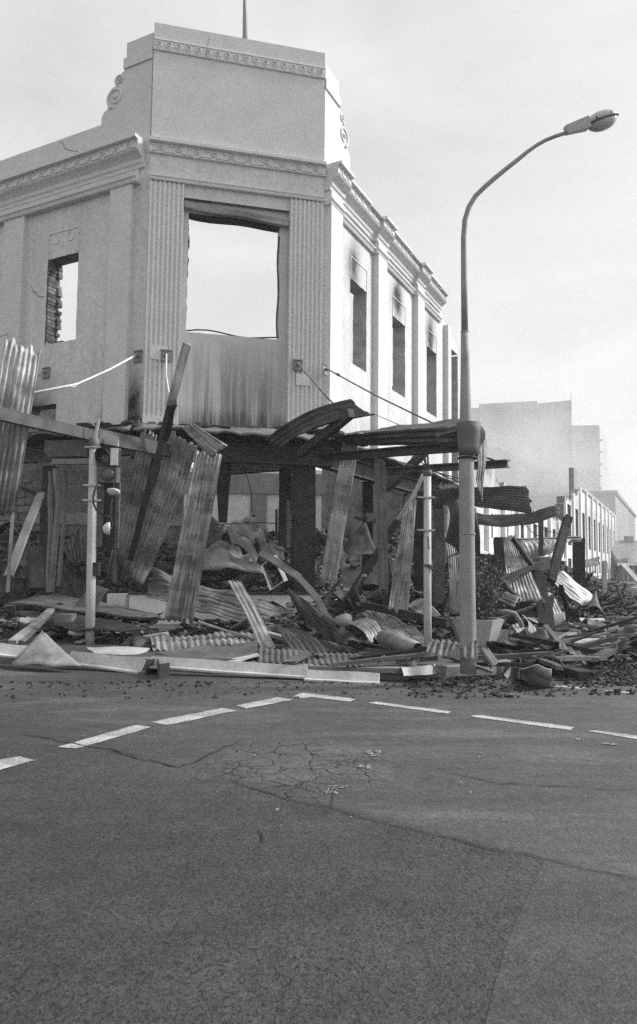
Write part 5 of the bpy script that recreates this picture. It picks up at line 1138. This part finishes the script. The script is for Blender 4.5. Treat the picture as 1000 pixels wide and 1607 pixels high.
scatter('splinters', 'char', 7000, on_mound(-11, 13, 8, 28), .06, .15, 4, .25, 8)
scatter('splinters', 'char', 3500, on_mound(1.2, 11, 8, 20), .05, .13, 41, .2, 9)
scatter('rubble_chips', 'ash', 7000, on_mound(3.5, 13, 9, 22), .03, .1, 51)
scatter('splinters', 'char', 2600, on_mound(3, 13, 9, 24), .08, .16, 52, .2, 9)
scatter('splinters', 'wood', 2600, on_mound(-11, 13, 8, 28), .05, .12, 5, .2, 8)
def on_road(x0, x1, dmax, z=.02):
    def f(rs):
        x = x0 + (x1 - x0) * rs.random(); t = rs.random() ** 2.2 * dmax; y = 1062 if x < 700 else 1062 - (x - 700) * .02
        return onz(x, y + t + (8 if x < 600 else 0), .008)
    return f
scatter('cinders', 'cinder', 900, on_road(640, 1010, 34), .012, .045, 7)
scatter('cinders', 'cinder', 420, on_road(-10, 700, 26), .008, .03, 8)
scatter('cinders', 'cinder', 700, lambda rs: onz(rs.uniform(880, 1015), rs.uniform(1018, 1075), .008), .015, .06, 9)
scatter('road_grit', 'dust', 60, lambda rs: onz(rs.uniform(0, 1000), rs.uniform(1090, 1300), .012), .004, .012, 10)
# countable loose boards and scraps across the ruins; each gets the label that singles it out, or is left away
rs = random.Random(17); used = set()
anchors = [('the slim signal pole', 671, 1000), ('the lamp foot', 735, 1030), ('the concrete planter', 765, 1000), ('the crushed duct', 838, 1045), ('the long steel joist', 930, 1020), ('the pale square panel', 877, 975), ('the dark tent shaped sheet', 930, 955),
           ('the leaning street posts', 860, 950), ('the short bright sheet', 972, 962), ('the traffic signal foot', 141, 1000), ('the scorched carton', 102, 972), ('the folded triangular sheet', 70, 1015), ('the light lath bundle', 50, 985), ('the upright streaked sheet', 280, 965),
           ('the narrow pale strip', 400, 985), ('the rolled sheet', 625, 1008), ('the pale round stub', 536, 973), ('the dark twisted sheet', 520, 985), ('the smoky curled sheet', 460, 1005), ('the far pale post', 949, 930), ('the pair of charred beams', 890, 1045), ('the white plinth', 250, 950)]
def loose(px, py, steep=0.):
    p = onz(px, py, .16); z0 = mound_z(p.x, p.y)
    kind = 0 if rs.random() < .78 else 1; tone = rs.choice(('black', 'grey', 'black', 'grey', 'pale')); sz_ = rs.choice(('short', 'long', 'narrow', 'broad')) if kind == 0 else rs.choice(('short', 'broad', 'broad', 'torn'))
    (nm, ax_, ay_) = min(anchors, key=lambda a: (a[1] - px) ** 2 + ((a[2] - py) * 1.5) ** 2); dx, dy = px - ax_, (py - ay_) * 1.5
    where = ('right of ' if dx > 0 else 'left of ') if abs(dx) > abs(dy) else ('in front of ' if dy > 0 else 'behind ')
    lab = '%s %s %s %s %s%s' % (sz_, tone, 'board' if kind == 0 else 'scrap of sheet iron', 'standing tilted' if steep else 'lying', where, nm)
    l = rs.uniform(.8, 1.3) if sz_ == 'long' else rs.uniform(.35, .65); a = rs.uniform(-.6, .6) + rs.choice((0, 0, 1.2)); el = rs.gauss(.08, .16) + steep * rs.uniform(.3, 1.5) * rs.choice((-1, 1))
    if steep: l *= .75
    d = V((math.cos(a) * math.cos(el), math.sin(a) * math.cos(el), math.sin(el))); seedc[0] += 1; p = V((p.x, p.y, max(z0, FZ) + .035 + abs(math.sin(el)) * l / 2))
    if lab in used: return
    used.add(lab)
    if kind == 0:
        w = {'narrow': .035, 'broad': .13}.get(sz_, .07)
        o = MB().bar(p - d * l / 2, p + d * l / 2, w, rs.uniform(.02, .06), UP, 5, 0, .012, seedc[0] * .77, 1, .12).build('loose_board', {'black': 'char', 'grey': 'steel', 'pale': 'wood'}[tone])
    else:
        x = V((-d.y, d.x, rs.gauss(0, .35))).normalized(); w = {'narrow': .16, 'broad': .36}.get(sz_, .24)
        o = sheet_mb([p - x * w / 2 - d * l / 2, p + x * w / 2 - d * l / 2, p + x * w / 2 + d * l / 2, p - x * w / 2 + d * l / 2], rs.choice((0, 4, 5)), nv=10, crumple=.11, bend=rs.gauss(0, .05), rag=.14, nper=4, amp=.012).build('scrap_sheet', {'black': 'galv_dk', 'grey': 'galv_dk', 'pale': 'galv'}[tone], solid=.005, recalc=False)
    tag(o, lab, 'board' if kind == 0 else 'scrap')
for n, x0, x1, y0, y1 in ((130, 775, 1000, 955, 1045), (26, 0, 135, 930, 1010), (34, 430, 720, 975, 1040), (30, 140, 430, 972, 1015), (26, 860, 1000, 925, 960)):
    for i in range(n): loose(rs.uniform(x0, x1), rs.uniform(y0, y1))
for n, x0, x1, y0, y1 in ((34, 800, 1000, 922, 968), (10, 690, 800, 900, 945), (22, 0, 130, 925, 975), (16, 545, 720, 965, 1005)):
    for i in range(n): loose(rs.uniform(x0, x1), rs.uniform(y0, y1), 1.)
for i, (px, Y, l, a, mat, lab) in enumerate([(120, 14.6, 1.4, .4, 'steel', 'grey rafter in the shop rubble behind the signal pole'), (105, 15.4, 1.1, 2.4, 'char', 'black rafter end tilted in the rubble left of the signal pole'), (60, 14.2, 1.3, .2, 'wood', 'pale rafter lying level under the left shop window'), (30, 13.6, 1.0, -.5, 'char', 'black rafter low at the far left shop front'),
        (20, 14.8, 1.6, .15, 'wood', 'pale long rafter deep behind the leaning pipe'), (335, 16, 1.5, .3, 'char', 'black rafter behind the pale crumpled sheeting'), (390, 16.6, 1.2, -.4, 'steel', 'grey rafter on the ash heap under the low wire'), (430, 15.2, 1.0, .9, 'char', 'short black rafter below the bent pipe rail'), (515, 15.4, 1.3, .2, 'char', 'black rafter seen between column and hanging pale sheet'), (560, 14.6, 1.2, -.3, 'wood', 'pale rafter behind the charred prop'), (480, 17, 1.6, .1, 'steel', 'grey rafter deep in the shop behind the black column')]):
    p = at(px, 890, Y); p.z = mound_z(p.x, p.y) + .1; d = V((math.cos(a), math.sin(a), rs.gauss(.05, .3))).normalized(); seedc[0] += 1
    tag(MB().bar(p - d * l / 2, p + d * l / 2, rs.uniform(.05, .13), rs.uniform(.03, .09), UP, 4, 0, .04, seedc[0] * .77, 1, .05).build('fallen_rafter', mat), lab, 'rafter')
# ------------------------------------------------------------------ smoke drifting from the ruins
sc_ = at(796, 778, 80); mb = MB().ellipsoid(sc_, V((13, 0, 0)), V((0, 22, 0)), UP * 13, 20, 12); smk = mb.build('smoke', 'conc', origin=sc_)
sm_ = bpy.data.materials.new('drifting_smoke'); sm_.use_nodes = True; sn = sm_.node_tree; sn.nodes.clear(); sv = sn.nodes.new('ShaderNodeVolumePrincipled'); sv.inputs['Color'].default_value = (.96, .96, .96, 1)
c_ = coord(sn, 'Object', rnd=False); nn_ = nse(sn, c_, .16, 4, .6, .6); vm = nd(sn, 'ShaderNodeVectorMath', operation='MULTIPLY'); sn.links.new(c_, vm.inputs[0]); vm.inputs[1].default_value = (1 / 13, 1 / 22, 1 / 13)
vl = nd(sn, 'ShaderNodeVectorMath', operation='LENGTH'); sn.links.new(vm.outputs[0], vl.inputs[0]); fall = rng(sn, vl.outputs['Value'], .3, 1, 1, 0)
sn.links.new(mth(sn, 'MULTIPLY', mth(sn, 'MULTIPLY', rng(sn, nn_, .35, .63, 0, .11), fall), 1.), sv.inputs['Density'])
so_ = sn.nodes.new('ShaderNodeOutputMaterial'); sn.links.new(sv.outputs[0], so_.inputs['Volume']); smk.data.materials.clear(); smk.data.materials.append(sm_); tag(smk, kind='stuff')
# ------------------------------------------------------------------ smoky air
hz = MB().box((10, 150, 22), V((1, 0, 0)), V((0, 1, 0)), UP, 1100, 1300, 46).build('haze', 'conc', origin=(0, 0, 0)); hm = bpy.data.materials.new('smoky_air'); hm.use_nodes = True
hn = hm.node_tree; hn.nodes.clear(); pv = hn.nodes.new('ShaderNodeVolumePrincipled'); pv.inputs['Density'].default_value = .0013; pv.inputs['Color'].default_value = (.97, .97, .97, 1); pv.inputs['Anisotropy'].default_value = .2
ho = hn.nodes.new('ShaderNodeOutputMaterial'); hn.links.new(pv.outputs[0], ho.inputs['Volume']); hz.data.materials.clear(); hz.data.materials.append(hm); tag(hz, kind='stuff')
